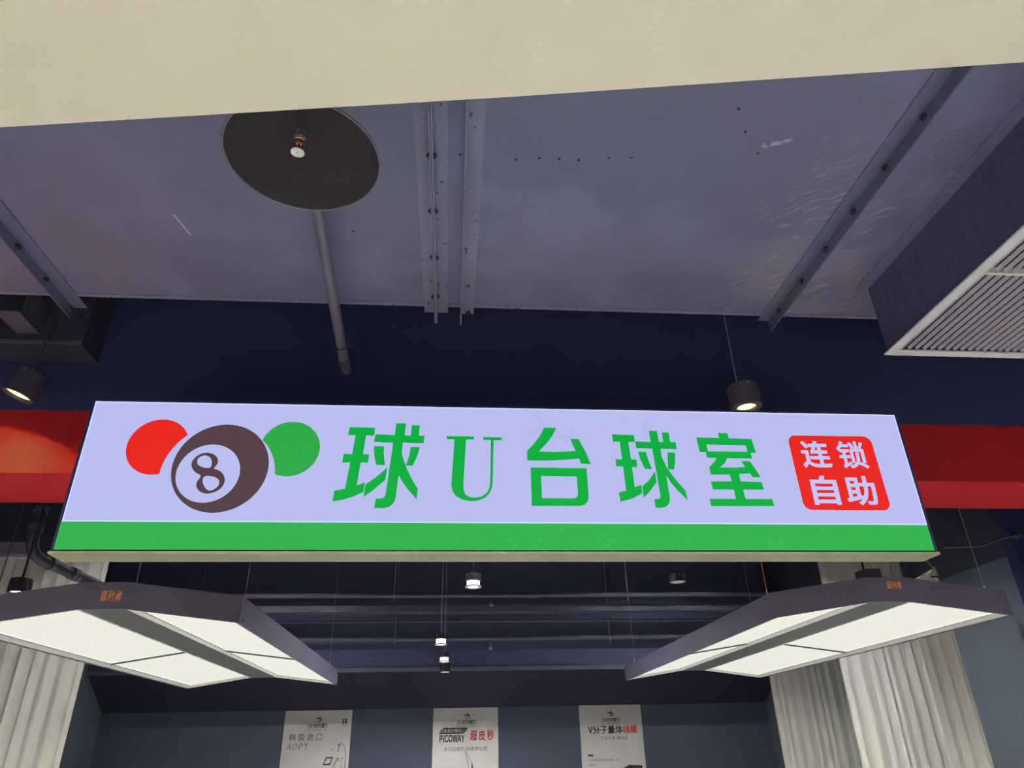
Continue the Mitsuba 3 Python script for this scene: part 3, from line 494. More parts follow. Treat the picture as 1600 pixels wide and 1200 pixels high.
ART = {
    'qiu1': "8385,4208 9222,4196 9211,3910 8942,3919 8892,3238 9100,3229 9076,2942 8839,2947 8780,2150 9035,2255 9011,1937 8676,1771 8374,1672 8063,1608 8083,1968 8414,2037 8509,2947 8247,2936 8268,3243 8545,3230 8597,3918 8348,3923|9921,4371 10249,4372 10220,3934 10426,3929 10447,4315 10717,4311 10693,3929 10888,3923 10863,3656 10180,3672 10161,3304 10252,3009 10382,2685 10569,2325 10742,2049 10712,1704 10414,2046 10213,2322 10096,2529 10049,1769 10010,1614 9925,1497 9819,1431 9674,1400 9385,1406 9419,1706 9616,1723 9687,1766 9719,1845 9858,3659 9220,3687 9255,3953 9895,3942|9238,3529 9567,3525 9567,3288 9636,2863 9353,2872 9279,3120 9242,3367|10445,3516 10745,3512 10681,3220 10544,2857 10321,2859 10404,3175|9717,2779 9679,2357 9476,2156 9268,1958 9028,1773 9058,2192 9347,2413 9558,2615",
    'U': "11632,3930 12545,3923 12545,3821 12287,3812 12213,2221 12227,2022 12293,1864 12425,1787 12614,1769 12821,1809 12992,1949 13068,2108 13096,2349 13127,3808 12871,3808 12871,3911 13491,3907 13490,3805 13217,3801 13176,2269 13144,2089 13048,1890 12897,1751 12671,1671 12445,1650 12182,1707 11974,1823 11858,1999 11823,2217 11896,3815 11638,3828",
    'tai': "14966,4299 15383,4293 15238,4001 15049,3743 14742,3411 15298,3399 16007,3440 15845,3894 16131,3892 16358,3382 16489,2978 16167,2987 16108,3172 15577,3122 14875,3083 14340,3083 14351,3431 14575,3673 14792,3962|14448,2832 16337,2822 16337,1828 16298,1681 16204,1563 16030,1515 14445,1505|14790,2538 15986,2532 15993,1914 15952,1814 15846,1766 14788,1770",
    'qiu2': "17314,4078 18081,4063 18091,3806 17855,3802 17894,3163 18072,3159 18086,2891 17896,2889 17917,2169 18143,2255 18152,1961 17802,1780 17387,1665 17370,1985 17614,2046 17597,2911 17366,2908 17353,3163 17585,3159 17561,3811 17327,3807|18628,4235 18915,4233 18933,3818 19096,3814 19079,4177 19323,4174 19333,3817 19522,3813 19531,3563 18958,3575 18968,3258 19124,2822 19370,2425 19635,2063 19661,1740 19356,2091 19181,2332 19050,2605 19065,1789 19035,1641 18933,1522 18752,1462 18550,1473 18537,1762 18672,1769 18746,1799 18761,1876 18674,3571 18116,3582 18105,3825 18647,3814|18167,3443 18431,3440 18481,3189 18570,2816 18335,2832 18212,3186|19200,3432 19453,3429 19422,3138 19344,2812 19141,2816 19173,3260|18669,2743 18683,2357 18410,2023 18189,1813 18178,2201 18457,2447",
    'shi': "21094,4195 21427,4187 21445,3997 22255,3983 22332,3460 22134,3457 22157,3247 21266,3255 21156,3064 20948,2905 21511,2905 21850,2933 21748,3147 22053,3144 22201,2856 22322,2564 22040,2574 21985,2704 21580,2675 21600,2409 22326,2391 22360,2128 21627,2122 21664,1790 22582,1791 22606,1551 20441,1537 20426,1787 21331,1788 21316,2119 20590,2119 20568,2399 21293,2406 21258,2659 20600,2646 20581,2913 20749,3059 20900,3250 20557,3271 20546,3475 20332,3472 20288,4006 21106,3999|20606,3751 22013,3739 22036,3494 20622,3495",
    'badge': "23778,4122 26389,4132 26519,4090 26609,4004 26634,3887 26692,1731 26668,1597 26593,1476 26470,1422 23843,1433 23722,1485 23649,1577 23625,1710 23585,3930 23623,4047 23690,4100",
    'red': "3272,3708 3197,3877 3052,4070 2825,4238 2587,4342 2342,4378 2028,4323 1720,4146 1512,3923 1385,3632 1349,3323 1402,3088 1511,2880 1704,2674 1942,2539 2206,2473 2416,2461 2567,2499 2601,2684 2696,2941 2851,3225 3094,3513",
    'ball': "4488,4217 5025,4151 5456,3912 5723,3575 5882,3145 5921,2768 5872,2349 5698,1936 5373,1574 4954,1328 4475,1229 4013,1279 3566,1474 3218,1782 2973,2184 2879,2549 2907,2943 3045,3322 3315,3709 3693,4007 4100,4176",
    'inner': "4127,3504 4437,3460 4723,3297 4936,3038 5048,2758 5052,2433 4954,2111 4750,1816 4448,1626 4088,1552 3747,1607 3425,1783 3186,2050 3070,2367 3062,2689 3168,3017 3357,3255 3706,3450",
    'eight': "3961,3225 4165,3161 4302,2983 4287,2819 4184,2678 4407,2611 4557,2474 4621,2291 4597,2108 4477,1949 4284,1857 4080,1833 3876,1921 3764,2078 3756,2237 3887,2444 3660,2534 3525,2694 3478,2833 3511,2997 3634,3140 3792,3213|3866,3153 4030,3074 4122,2911 4118,2691 3883,2698 3698,2789 3630,2928 3668,3070|3951,2436 4227,2424 4412,2335 4477,2198 4420,2038 4251,1924 4097,1968 3961,2148 3920,2307",
    'green': "5590,3743 5709,3990 5943,4216 6239,4336 6547,4366 6914,4282 7207,4063 7391,3794 7475,3503 7436,3165 7293,2877 7059,2639 6774,2497 6522,2448 6228,2468 6192,2677 6090,2958 5887,3336 5708,3526",
}

# ================================================================ LIGHT BOX SIGN
SX, SY, SZ = -1.19, 2.2, 0.563
SW, SH = 2.781, 0.502
sign = thing('lightbox_sign', 'long lit white and green light box sign with billiard balls and green characters', 'sign')
def edge_glow(col, lx, lz, amount=0.5, width=0.007):
    def fn(p, n, uv):
        import drjit as dr
        d = dr.minimum(dr.minimum(uv.x, 1 - uv.x) * lx, dr.minimum(uv.y, 1 - uv.y) * lz)
        return mi.Color3f(*col) * (1 + amount * (1 - smoothstep(0.0, width, d)) - 0.05 * fbm(p.x * 2.2, 1.0, p.z * 4.0))
    return proc(fn)

def panel(x0, x1, y, z0, z1):
    v = np.array([(x0, y, z0), (x1, y, z0), (x1, y, z1), (x0, y, z1)], float)
    return trimesh.Trimesh(v, [[0, 1, 2], [0, 2, 3]], process=False), np.array([(0, 0), (1, 0), (1, 1), (0, 1)], float)

ZL = SZ + 0.0925
m, uv = panel(SX, SX + SW, SY, ZL, SZ + SH)
put('lit_face', m, 'mat_sign_print', sign, emit=edge_glow(SIGN_WHITE, SW, SH - 0.0925), uv=uv, label='white lit face')
m, uv = panel(SX - 0.001, SX + SW, SY, SZ + 0.006, ZL)
put('green_band', m, 'mat_sign_print', sign, emit=edge_glow(SIGN_BAND, SW, 0.0925, 0.0), uv=uv, label='green band along the bottom')
fz = SZ + 0.001
put('frame', [bx(SX - 0.008, SX - 0.001, SY - 0.002, SY + 0.1, fz, SZ + SH + 0.006), bx(SX + SW + 0.0005, SX + SW + 0.008, SY - 0.002, SY + 0.1, fz, SZ + SH + 0.006),
              bx(SX - 0.001, SX + SW + 0.0005, SY - 0.002, SY + 0.1, SZ + SH + 0.0008, SZ + SH + 0.006), bx(SX - 0.001, SX + SW + 0.0005, SY + 0.094, SY + 0.1, fz, SZ + SH)], 'mat_black', sign)
put('bottom_plate', bx(SX - 0.012, SX + SW + 0.012, SY - 0.006, SY + 0.095, fz - 0.009, fz - 0.0005), 'mat_sign_frame', sign, label='cream metal bottom plate')
put('shadow_gap', bx(SX, SX + SW, SY + 0.004, SY + 0.09, SZ + 0.001, SZ + 0.006), 'mat_dark_gap', sign)

def on_sign(name, shape, color, parent=sign, depth=0.0005, thick=0.001, label=None):
    return put(name, print_on(shape, SY - depth, thick, SX, SZ), 'mat_sign_print', parent, emit=color, label=label)

for n, lab in (('qiu1', 'first green character'), ('U', 'green letter U'), ('qiu2', 'fourth green character')):
    on_sign('character', union_all(art(n)), SIGN_GREEN, label=lab)
a = art('tai')
on_sign('character', union_all([a[0], a[1].difference(a[2])]), SIGN_GREEN, label='third green character')
a = art('shi')
on_sign('character', a[0].difference(a[1]), SIGN_GREEN, label='fifth green character')
red, ball_t, green = art('red')[0], art('ball')[0], art('green')[0]
ball = Point(0.4405, 0.2725).buffer(0.1505, 48)
hole = Point(0.4055, 0.2528).buffer(0.0990, 48)
def ear(c, r, cut_c, cut_r):
    return Point(*c).buffer(r, 48).difference(Point(*cut_c).buffer(cut_r, 48)).difference(ball.buffer(0.0006))
on_sign('red_ball', ear((0.2312, 0.3418), 0.0962, (0.4405, 0.2455), 0.1850), SIGN_RED, label='red ball')
on_sign('green_ball', ear((0.6512, 0.3405), 0.0962, (0.4455, 0.2440), 0.1690), SIGN_BALL_GREEN, label='green ball')
e = art('eight')
eight = rounded(e[0]).difference(rounded(e[1])).difference(rounded(e[2]))
eb = on_sign('eight_ball', ball.difference(hole), SIGN_DARK, label='dark eight ball ring')
on_sign('numeral', eight, SIGN_DARK, parent=eb, label='dark numeral 8')
bcx, bcz, bw, bh = 2.514, 0.2782, 0.1525, 0.1355
badge_shape = sbox(bcx - bw + 0.028, bcz - bh + 0.028, bcx + bw - 0.028, bcz + bh - 0.028).buffer(0.028, 12)
badge_shape = affinity.skew(badge_shape, xs=-1.0, origin=(bcx, bcz))
badge = on_sign('red_badge', badge_shape, SIGN_RED, label='red rounded badge')
for ch, (x0, z0, x1, z1) in zip('连锁自助', [(2.3935, 0.2915, 2.500, 0.3945), (2.527, 0.2915, 2.6325, 0.395), (2.4035, 0.1597, 2.498, 0.264), (2.523, 0.1605, 2.632, 0.264)]):
    g = glyph(ch)[1].buffer(3.0 if ch == '锁' else 4.0, join_style=2)
    bx0, bz0, bx1, bz1 = g.bounds
    g = affinity.affine_transform(g, [(x1 - x0) / (bx1 - bx0), 0, 0, (z1 - z0) / (bz1 - bz0), x0 - bx0 * (x1 - x0) / (bx1 - bx0), z0 - bz0 * (z1 - z0) / (bz1 - bz0)])
    on_sign('badge_character', g, (0.56, 0.56, 0.92), parent=badge, depth=0.0018, label='white character on the badge')
for x in (-0.9, 1.25):
    put('bracket', [bx(x, x + 0.03, SY + 0.1, 2.742, SZ + SH - 0.034, SZ + SH - 0.004), bx(x - 0.03, x + 0.06, 2.742, 2.7495, 1.03, 1.15)], 'mat_black', sign)

# ================================================================ SPOTLIGHTS
def spotlight(name, center, r, h, axis, cable_top, bodymat, lens, label, group=None, dx=0.0, inset=0.012, cat='spotlight', cable_mat='mat_cable', lens_r=0.66, cable_r=0.0035, beam=None, band=0.0, cut=75):
    t = thing(name, label, cat, group)
    c, ax = np.asarray(center, float), np.asarray(axis, float)
    ax = ax / np.linalg.norm(ax)
    li = lens_r * r
    prof = [(li, inset), (li + 0.003, 0.001), (r - 0.005, 0.0), (r - 0.001, 0.002), (r, 0.006), (r, h - 0.006), (r - 0.002, h - 0.002), (r - 0.006, h), (0.0, h)]
    if band:                                    # frosted glowing ring below a short black can, thin rim at the bottom
        prof = [(r - 0.003, band + 0.001), (r, band + 0.002), (r, h - 0.006), (r - 0.002, h - 0.002), (r - 0.006, h), (0, h), (0, band + 0.001), (r - 0.003, band + 0.001)]
        put('frosted_ring', lathe([(0.0, 0.005), (r * 0.72, 0.005), (r * 0.84, 0.012), (r * 0.84, band), (0, band)], 36, axis=-ax, at=c), 'mat_diffuser', t, emit=tuple(0.3 * q for q in lens), label='frosted glowing ring')
        put('rim', lathe([(r * 0.70, 0.0), (r + 0.004, 0.0), (r + 0.004, 0.004), (r * 0.70, 0.004), (r * 0.70, 0.0)], 36, axis=-ax, at=c), 'mat_silver', t, 30)
    put('housing', lathe(prof, 40, axis=-ax, at=c), bodymat, t, 30)
    if not band:
        put('lens', lathe([(0.0, inset + 0.001), (li, inset + 0.001), (li, inset + 0.004), (0, inset + 0.004)], 32, axis=-ax, at=c), 'mat_diffuser', t, emit=lens, label='glowing lens')
    top = c - ax * h
    p0 = top + np.array([dx, 0, -0.002 if dx else 0])
    put('cable', tube([p0, p0 + [0, 0, 0.02], (p0[0], p0[1], cable_top)], cable_r, 8), cable_mat, t, 40)
    s = trimesh.creation.icosphere(subdivisions=1, radius=0.003)
    side = np.cross(ax, [0, 1, 0]); side /= np.linalg.norm(side)
    s.apply_translation(c - ax * (h - 0.012) + (np.array([0, -1, 0]) - ax * (-ax[1])) * (r * 0.985) + side * 0.0)
    put('screw', s, 'mat_chrome', t)
    if beam:
        scene[t + '_beam'] = {'type': 'spot', 'intensity': rgb(*beam), 'cutoff_angle': cut, 'beam_width': 0.33 * cut,
                              'to_world': T().look_at(origin=(c + ax * 0.004 + [0, 0, EYE]).tolist(), target=(c + ax + [0, 0, EYE]).tolist(), up=[0, 1, 0])}
    return t, c, ax

spotlight('spotlight', (1.207, 2.55, 1.252), 0.064, 0.104, (0.02, -0.04, -1), 2.399, 'mat_spot', WARM_LENS, 'dark cylindrical spotlight with warm lens hanging just above the sign, right', dx=-0.018, cable_mat='mat_wire', lens_r=0.6)
spotlight('spotlight', (-1.672, 2.55, 1.250), 0.060, 0.105, (-0.30, -0.04, -0.95), 2.399, 'mat_spot_dark', WARM_LENS, 'tilted dark spotlight with warm lens left of the sign above the red beam', lens_r=0.80, beam=(8.0, 3.6, 0.9))
spotlight('spotlight', (-2.45, 4.3, 0.862), 0.058, 0.08, (0.03, -0.05, -1), 2.399, 'mat_spot_black', COOL_LENS, beam=(4, 4, 4.2), label='black spotlight with white lens hanging in front of the left curtain', dx=-0.0, lens_r=0.8, cable_r=0.007)
spotlight('spotlight', (0.165, 5.5, 1.138), 0.060, 0.10, (0, -0.04, -1), 2.399, 'mat_spot_black', COOL_LENS, beam=COOL_BEAM, label='black spotlight with white lens just under the middle of the sign', band=0.042, lens_r=0.8, cable_r=0.005)
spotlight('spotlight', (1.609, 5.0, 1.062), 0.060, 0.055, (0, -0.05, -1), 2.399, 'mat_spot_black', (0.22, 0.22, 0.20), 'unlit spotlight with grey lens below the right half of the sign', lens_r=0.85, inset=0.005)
spotlight('spotlight', (-0.095, 7.4, 0.972), 0.060, 0.10, (0, -0.04, -1), 2.399, 'mat_spot_black', COOL_LENS, beam=COOL_BEAM, label='black spotlight with bright white lens between the two table lamps', band=0.05, lens_r=0.8, cable_mat='mat_wire', cable_r=0.006)
spotlight('spotlight', (-0.062, 7.85, 0.862), 0.054, 0.09, (0, -0.04, -1), 2.399, 'mat_spot_black', (4.0, 3.6, 3.4), beam=COOL_BEAM, label='small lit spotlight right above the lowest black spotlight', band=0.042, lens_r=0.75, cable_mat='mat_wire')
spotlight('spotlight', (-0.055, 8.4, 0.815), 0.058, 0.10, (0, -0.03, -1), 2.399, 'mat_spot_black', (0.6, 0.6, 0.62), 'lowest black spotlight, in front of the grey ledge', lens_r=0.9, inset=0.003, cable_mat='mat_wire')

for x, y, z, k, lab in ((0.2, 4.7, 1.85, 0.7, 'hall spotlight near the ceiling midway between the two table lamps'),
                        (-2.62, 5.35, 1.95, 0.42, 'hall spotlight near the ceiling in front of the left curtain'), (2.78, 5.2, 1.9, 1.25, 'hall spotlight near the ceiling in front of the right curtains'),
                        (-1.9, 7.3, 2.1, 0.8, 'hall spotlight near the ceiling beyond the left table lamp'), (2.4, 7.5, 2.1, 0.8, 'hall spotlight near the ceiling beyond the right table lamp')):
    spotlight('spotlight', (x, y, z), 0.060, 0.10, (0, 0, -1), 2.399, 'mat_spot_black', COOL_LENS, lab, lens_r=0.8, beam=tuple(k * q for q in COOL_BEAM), cut=58 if 5 < y < 6 else 75)

# ================================================================ BILLIARD TABLE LAMPS
K = 1.45
def table_lamp(cx, y0, y1, heights, label, logo_x, logo_z, logo_w, logo_h, wires, driver):
    t = thing('billiard_table_lamp', label, 'lamp')
    HW, F, TH = 0.405 * K, 0.066 * K, 0.077 * K
    ZL_, ZC, ZR_ = (K * q for q in heights)      # underside: left edge, middle, right edge
    def zr(x):                         # underside rim at offset x from the middle
        ZE = ZR_ if x > 0 else ZL_
        x = abs(x)
        return ZC if x <= F else ZC + (ZE - ZC) * (x - F) / (HW - F)
    prof = lambda d0, d1: [(cx + x, zr(x) + d0) for x in (-HW, -F, F, HW)] + [(cx + x, zr(x) + d1) for x in (HW, F, -F, -HW)]
    put('cover', prism_y(prof(0.03 * K, TH - 0.0005), y0 + 0.010, y1 - 0.010), 'mat_lamp_body', t)
    for ya, yb in ((y0, y0 + 0.0098), (y1 - 0.0098, y1)):
        put('end_plate', prism_y(prof(0.0, TH + 0.002), ya, yb), 'mat_lamp_body', t)
    for s in (-1, 1):
        xs = sorted((cx + s * HW, cx + s * (HW - 0.010)))
        side = prism_y([(xs[0], zr(s * HW) - 0.001), (xs[1], zr(s * HW) - 0.001), (xs[1], zr(s * HW) + TH), (xs[0], zr(s * HW) + TH)], y0 - 0.001, y1 + 0.001)
        k = put('side_plate', side, 'mat_lamp_body', t)
        for yy in (y0 + 0.055, y1 - 0.055):
            for zz in (0.018, TH - 0.016):
                xo = cx + s * HW
                put('screw', cyl((xo - s * 0.001, yy, zr(s * HW) + zz), (xo + s * 0.003, yy, zr(s * HW) + zz), 0.005, 10), 'mat_cable', k)
    put('center_strip', bx(cx - F + 0.0005, cx + F - 0.0005, y0 + 0.0102, y1 - 0.0102, ZC + 0.001, ZC + 0.0295 * K), 'mat_strip', t, label='grey strip between the light panels')
    REC = 0.021
    ym = (y0 + y1) / 2 + 0.005
    for s in (-1, 1):
        xi, xo = F + 0.001, HW - 0.0105
        ring = []
        for xa, xb in ((xi, xi + 0.010), (xo - 0.010, xo)):
            pts = [(cx + s * xa, zr(s * (xa)) + 0.0005), (cx + s * xb, zr(s * (xb)) + 0.0005), (cx + s * xb, zr(s * (xb)) + 0.0297 * K), (cx + s * xa, zr(s * (xa)) + 0.0297 * K)]
            ring.append(prism_y(pts, y0 + 0.0102, y1 - 0.0102))
        for ya, yb in ((y0 + 0.0102, y0 + 0.018), (y1 - 0.018, y1 - 0.0102)):
            low = 0.0005
            pts = [(cx + s * (xi + .010), zr(s * (xi + .010)) + low), (cx + s * (xo - .010), zr(s * (xo - .010)) + low), (cx + s * (xo - .010), zr(s * (xo - .010)) + 0.0297 * K), (cx + s * (xi + .010), zr(s * (xi + .010)) + 0.0297 * K)]
            ring.append(prism_y(pts, ya, yb))
        put('bezel', ring, 'mat_silver', t, label='silver frame around the light panels')
        xa, xb = xi + 0.015, xo - 0.015
        pts = [(cx + s * xa, zr(s * (xa)) + REC - 0.008), (cx + s * xb, zr(s * (xb)) + REC - 0.008), (cx + s * xb, zr(s * (xb)) + REC + 0.004), (cx + s * xa, zr(s * (xa)) + REC + 0.004)]
        put('divider', prism_y(pts, ym - 0.006, ym + 0.006), 'mat_strip', t, label='dark bar between two light panels')
        for ya, yb in ((y0 + 0.0185, ym - 0.0065), (ym + 0.0065, y1 - 0.0185)):
            v = np.array([(cx + s * xa, ya, zr(s * (xa)) + REC), (cx + s * xb, ya, zr(s * (xb)) + REC), (cx + s * xb, yb, zr(s * (xb)) + REC), (cx + s * xa, yb, zr(s * (xa)) + REC)])
            f = [[0, 2, 1], [0, 3, 2]] if s > 0 else [[0, 1, 2], [0, 2, 3]]
            uv = np.array([(0, 0), (1, 0), (1, 1), (0, 1)], float)
            put('light_panel', trimesh.Trimesh(v, f, process=False), 'mat_diffuser', t, emit=edge_glow(LAMP_PANEL, xb - xa, yb - ya, 0.6, 0.016), uv=uv, label='glowing white panel')
    # lettering on the end plate that faces the foyer
    shape = union_all([affinity.translate(glyph(c)[1].buffer(2.0), 165 * i, 0) for i, c in enumerate('盛利者')])
    a0, b0, a1, b1 = shape.bounds
    shape = affinity.affine_transform(shape, [logo_w / (a1 - a0), 0, 0, logo_h / (b1 - b0), -a0 * logo_w / (a1 - a0), -b0 * logo_h / (b1 - b0)])
    put('lettering', print_on(shape, y0, 0.001, logo_x, logo_z), 'mat_orange', t, label='orange lettering on the front')
    for x, y, m in wires:
        zt = zr(x - cx) + TH
        k = put('suspension_wire', [tube([(x, y, zt + 0.03), (x, y, 1.2), (x, y, 2.399)], 0.0022, 6)], m, t)
        put('ferrule', cyl((x, y, zt - 0.004), (x, y, zt + 0.034), 0.004, 10), 'mat_silver', k)
    px, py = driver
    return t, zr(px - cx) + TH

tl, zt = table_lamp(-1.035 * K, 2.25 * K, 4.34 * K, (0.353, 0.405, 0.363), 'dark winged table lamp with four glowing panels, hanging left below the sign', -1.046 * K, 0.4285 * K, 0.062 * K, 0.031 * K,
                    [(-0.655 * K, 2.36 * K, 'mat_wire'), (-0.66 * K, 4.2 * K, 'mat_wire'), (-1.41 * K, 2.36 * K, 'mat_cable'), (-1.41 * K, 4.2 * K, 'mat_cable')], (-0.985 * K, 2.33 * K))
put('power_cable', tube([(-0.985 * K, 2.33 * K, zt), (-0.985 * K, 2.33 * K, 1.2), (-0.985 * K, 2.33 * K, 2.399)], 0.0035, 8), 'mat_wire', tl)
tr, zt = table_lamp(1.425 * K, 2.25 * K, 4.36 * K, (0.366, 0.415, 0.370), 'dark winged table lamp with a small black box on top, hanging right below the sign', 1.424 * K, 0.4555 * K, 0.051 * K, 0.025 * K,
                    [(1.045 * K, 2.32 * K, 'mat_red_wire'), (1.055 * K, 4.25 * K, 'mat_wire'), (1.80 * K, 2.30 * K, 'mat_wire'), (1.80 * K, 4.25 * K, 'mat_wire')], (1.42 * K, 2.36 * K))
put('driver_box', trimesh.creation.box([0.082, 0.09, 0.060]).apply_translation([1.418 * K, 2.33 * K, zt + 0.030]), 'mat_spot_black', tr, label='small black box on top')
put('power_cable', tube([(1.425 * K, 2.36 * K, zt + 0.060), (1.425 * K, 2.36 * K, 1.4), (1.425 * K, 2.36 * K, 2.399)], 0.006, 8), 'mat_cable', tr)

# ================================================================ CURTAINS
def curtain(name, x0, x1, y, top0, top1, zb, folds, amp, label, seed):
    r = np.random.default_rng(seed)
    nx, nz = 420, 20
    u = np.linspace(0, 1, nx)
    L = x1 - x0
    ph = np.cumsum(np.interp(u, np.linspace(0, 1, 3 * int(folds) + 2), r.uniform(0.4, 1.9, 3 * int(folds) + 2))); ph = ph / ph[-1] * 2 * np.pi * folds
    a = np.interp(u, np.linspace(0, 1, 9), r.uniform(0.25, 1.0, 9))
    prof = 0.7 * amp * a * (np.sin(ph) + 0.12 * np.sin(2.3 * ph + 1.0))
    V = []
    for side in (0, 1):
        for j in range(nz):
            w = j / (nz - 1)
            zt = top0 + (top1 - top0) * u
            z = zt + (zb - zt) * w
            k = 0.55 + 0.45 * min(1, w * 4)
            sway = 0.006 * np.sin(3 * w + u * 7 + seed)
            V.append(np.column_stack([x0 + L * u + sway * w * np.sin(np.pi * u), y + prof * k + 0.0025 * side, z]))
    V = np.vstack(V)
    F = []
    N = nx * nz
    for j in range(nz - 1):
        i = np.arange(nx - 1)
        p, q = j * nx + i, (j + 1) * nx + i
        F.append(np.column_stack([p, q, q + 1])); F.append(np.column_stack([p, q + 1, p + 1]))
        F.append(np.column_stack([N + p, N + q + 1, N + q])); F.append(np.column_stack([N + p, N + p + 1, N + q + 1]))
    for idx in ([j * nx for j in range(nz)], [j * nx + nx - 1 for j in range(nz)]):
        idx = np.array(idx)
        F.append(np.column_stack([idx[:-1], idx[1:], idx[1:] + N])); F.append(np.column_stack([idx[:-1], idx[1:] + N, idx[:-1] + N]))
    t = thing(name, label, 'curtain')
    put('cloth', trimesh.Trimesh(V, np.vstack(F), process=False), 'mat_cloth', t, 50)
    hem = V[:nx]
    put('heading_tape', trimesh.util.concatenate([tube(np.column_stack([hem[::10, 0], hem[::10, 1] - 0.004, hem[::10, 2] - 0.012]), 0.006, 6)]), 'mat_cloth', t, 50)
    return t

curtain('curtain', -4.05, -2.785, 6.0, 1.503, 1.49, -1.58, 11, 0.030, 'pale pleated curtain at the left behind the table lamp', 3)
curtain('curtain', 3.215, 3.97, 6.0, 1.50, 1.50, -1.58, 8, 0.022, 'bright wide middle panel of pale curtain behind the right table lamp', 5)
curtain('curtain', 3.155, 3.985, 7.3, 1.28, 1.28, -1.58, 10, 0.020, 'shaded pale curtain furthest from the front, left of the bright panel', 8)
curtain('curtain', 3.295, 3.582, 5.0, 1.035, 1.175, -1.58, 3.4, 0.030, 'narrow pale curtain at far right with a sloping top', 13)
tr_ = thing('curtain_rail', 'grey rail box above the left curtain', 'curtain rail')
put('rail_box', bx(-4.069, -3.43, 5.95, 6.05, 1.505, 1.60), 'mat_wire', tr_)
put('end_cap', bx(-3.4295, -3.424, 5.955, 6.045, 1.508, 1.597), 'mat_pipe', tr_)
hk = thing('curtain_hook', 'thin bent metal hook holding up the sloping curtain corner', 'hook')
put('wire', tube([(3.43, 4.97, 1.235), (3.51, 4.97, 1.205), (3.535, 4.97, 1.165), (3.575, 4.985, 1.14), (3.58, 4.985, 1.09)], 0.004, 8), 'mat_wire', hk, 40)
put('clip', bx(3.50, 3.565, 4.955, 4.962, 1.085, 1.095), 'mat_cable', hk)

# ================================================================ PIPES OF THE HALL
dp = thing('drain_pipe', 'thick black drain pipe bending back behind the left table lamp', 'pipe')
D = 1.25
a = [(-2.0595 * D, 3.6 * D, 2.399), (-2.0595 * D, 3.6 * D, 1.02 * D), (-2.0585 * D, 3.605 * D, 0.955 * D), (-2.052 * D, 3.64 * D, 0.918 * D), (-2.045 * D, 3.70 * D, 0.905 * D), (-2.0 * D, 4.6 * D, 0.90 * D), (-1.93 * D, 6.0 * D, 0.90 * D)]
put('pipe', tube(a, 0.0275 * D, 20), 'mat_drain_pipe', dp, 40)
def ring_at(p, d, r=0.0325, w=0.03):
    p, d = np.asarray(p, float), np.asarray(d, float) / np.linalg.norm(d)
    return cyl(p - d * w / 2, p + d * w / 2, r, 24)
for p, d in (((-2.0595, 3.6, 1.135), (0, 0, 1)), ((-2.0595, 3.6, 1.045), (0, 0, 1)), ((-2.038, 3.78, 0.904), (0.05, 1, 0)), ((-2.028, 3.99, 0.9035), (0.05, 1, 0)), ((-2.026, 4.03, 0.9035), (0.05, 1, 0)), ((-2.0, 4.5, 0.9005), (0.05, 1, 0))):
    put('coupling', ring_at(np.array(p) * D, d, 0.0325 * D, 0.03 * D), 'mat_pipe', dp, 40)

def hall_pipe(name, y, z, r, label, cat='pipe', couplings=(), hangers=()):
    t = thing(name, label, cat)
    put('pipe', cyl((-4.06, y, z), (3.99, y, z), r, 20), 'mat_hall_pipe', t, 40)
    for x in couplings:
        put('coupling', ring_at((x, y, z), (1, 0, 0), r * 1.35, 0.10), 'mat_hall_pipe', t, 40)
    for x, zz in hangers:
        put('hanger_rod', [cyl((x, y, z + r), (x, y, 2.399), 0.0075, 8), trimesh.creation.torus(r * 1.12, 0.008, 20, 8).apply_transform(trimesh.geometry.align_vectors([0, 0, 1], [1, 0, 0])).apply_translation([x, y, z]), cyl((x, y, z - r - 0.04), (x, y, z - r), 0.007, 8)], 'mat_wire', t, 40)
    return t

k = 1 / 9.2
hall_pipe('hall_pipe', 8.30, 1.80 * 8.30 * k, 0.026, 'uppermost thin pipe across the dark hall under the sign', couplings=(-3.1, 0.92), hangers=((-0.65, 0), (2.05, 0)))
hall_pipe('hall_pipe', 8.76, 1.277 * 8.76 * k, 0.026, 'lower thin pipe across the dark hall between the lamps', couplings=(0.66,), hangers=((-0.65, 0), (1.9, 0)))
hall_pipe('hall_pipe', 8.66, 1.485 * 8.66 * k, 0.011, 'thinnest dark conduit across the hall between two pipes', couplings=())
sdt = thing('square_duct', 'dark square duct across the hall between the pipes', 'duct')
put('duct_body', bx(-4.06, 3.99, 8.42, 8.60, 1.602 * 8.42 * k, 1.686 * 8.42 * k), 'mat_hall_pipe', sdt)
for x in (-2.4, -0.3, 1.5):
    put('seam', bx(x - 0.012, x + 0.012, 8.415, 8.60, 1.602 * 8.42 * k - 0.004, 1.686 * 8.42 * k + 0.003), 'mat_hall_pipe', sdt)
cr = thing('conduit', 'thin bent grey conduit on the dark wall at the right edge', 'conduit')
put('tube', tube([(3.45, 4.66, 1.226), (3.72, 4.66, 1.238), (3.80, 4.66, 1.262), (3.93, 4.66, 1.30), (4.01, 4.66, 1.312), (4.6, 4.66, 1.312)], 0.009, 8), 'mat_hall_pipe', cr, 40)
put('wall_clip', bx(4.02, 4.05, 4.645, 4.689, 1.296, 1.328), 'mat_hall_pipe', cr)
rods = [(0.46, 1.535, 'small spray nozzle under the upper hall pipe', 8.30), (0.47, 1.125, 'small spray nozzle under the lower hall pipe', 8.76)]
for x, z, lab, y in rods:
    t = thing('pipe_nozzle', lab, 'nozzle')
    put('drop', cyl((x, y, z), (x, y, z + 0.062), 0.014, 12), 'mat_pipe', t, 40)
    put('tip', trimesh.creation.icosphere(2, 0.026).apply_translation([x, y, z - 0.012]), 'mat_wire', t, True)

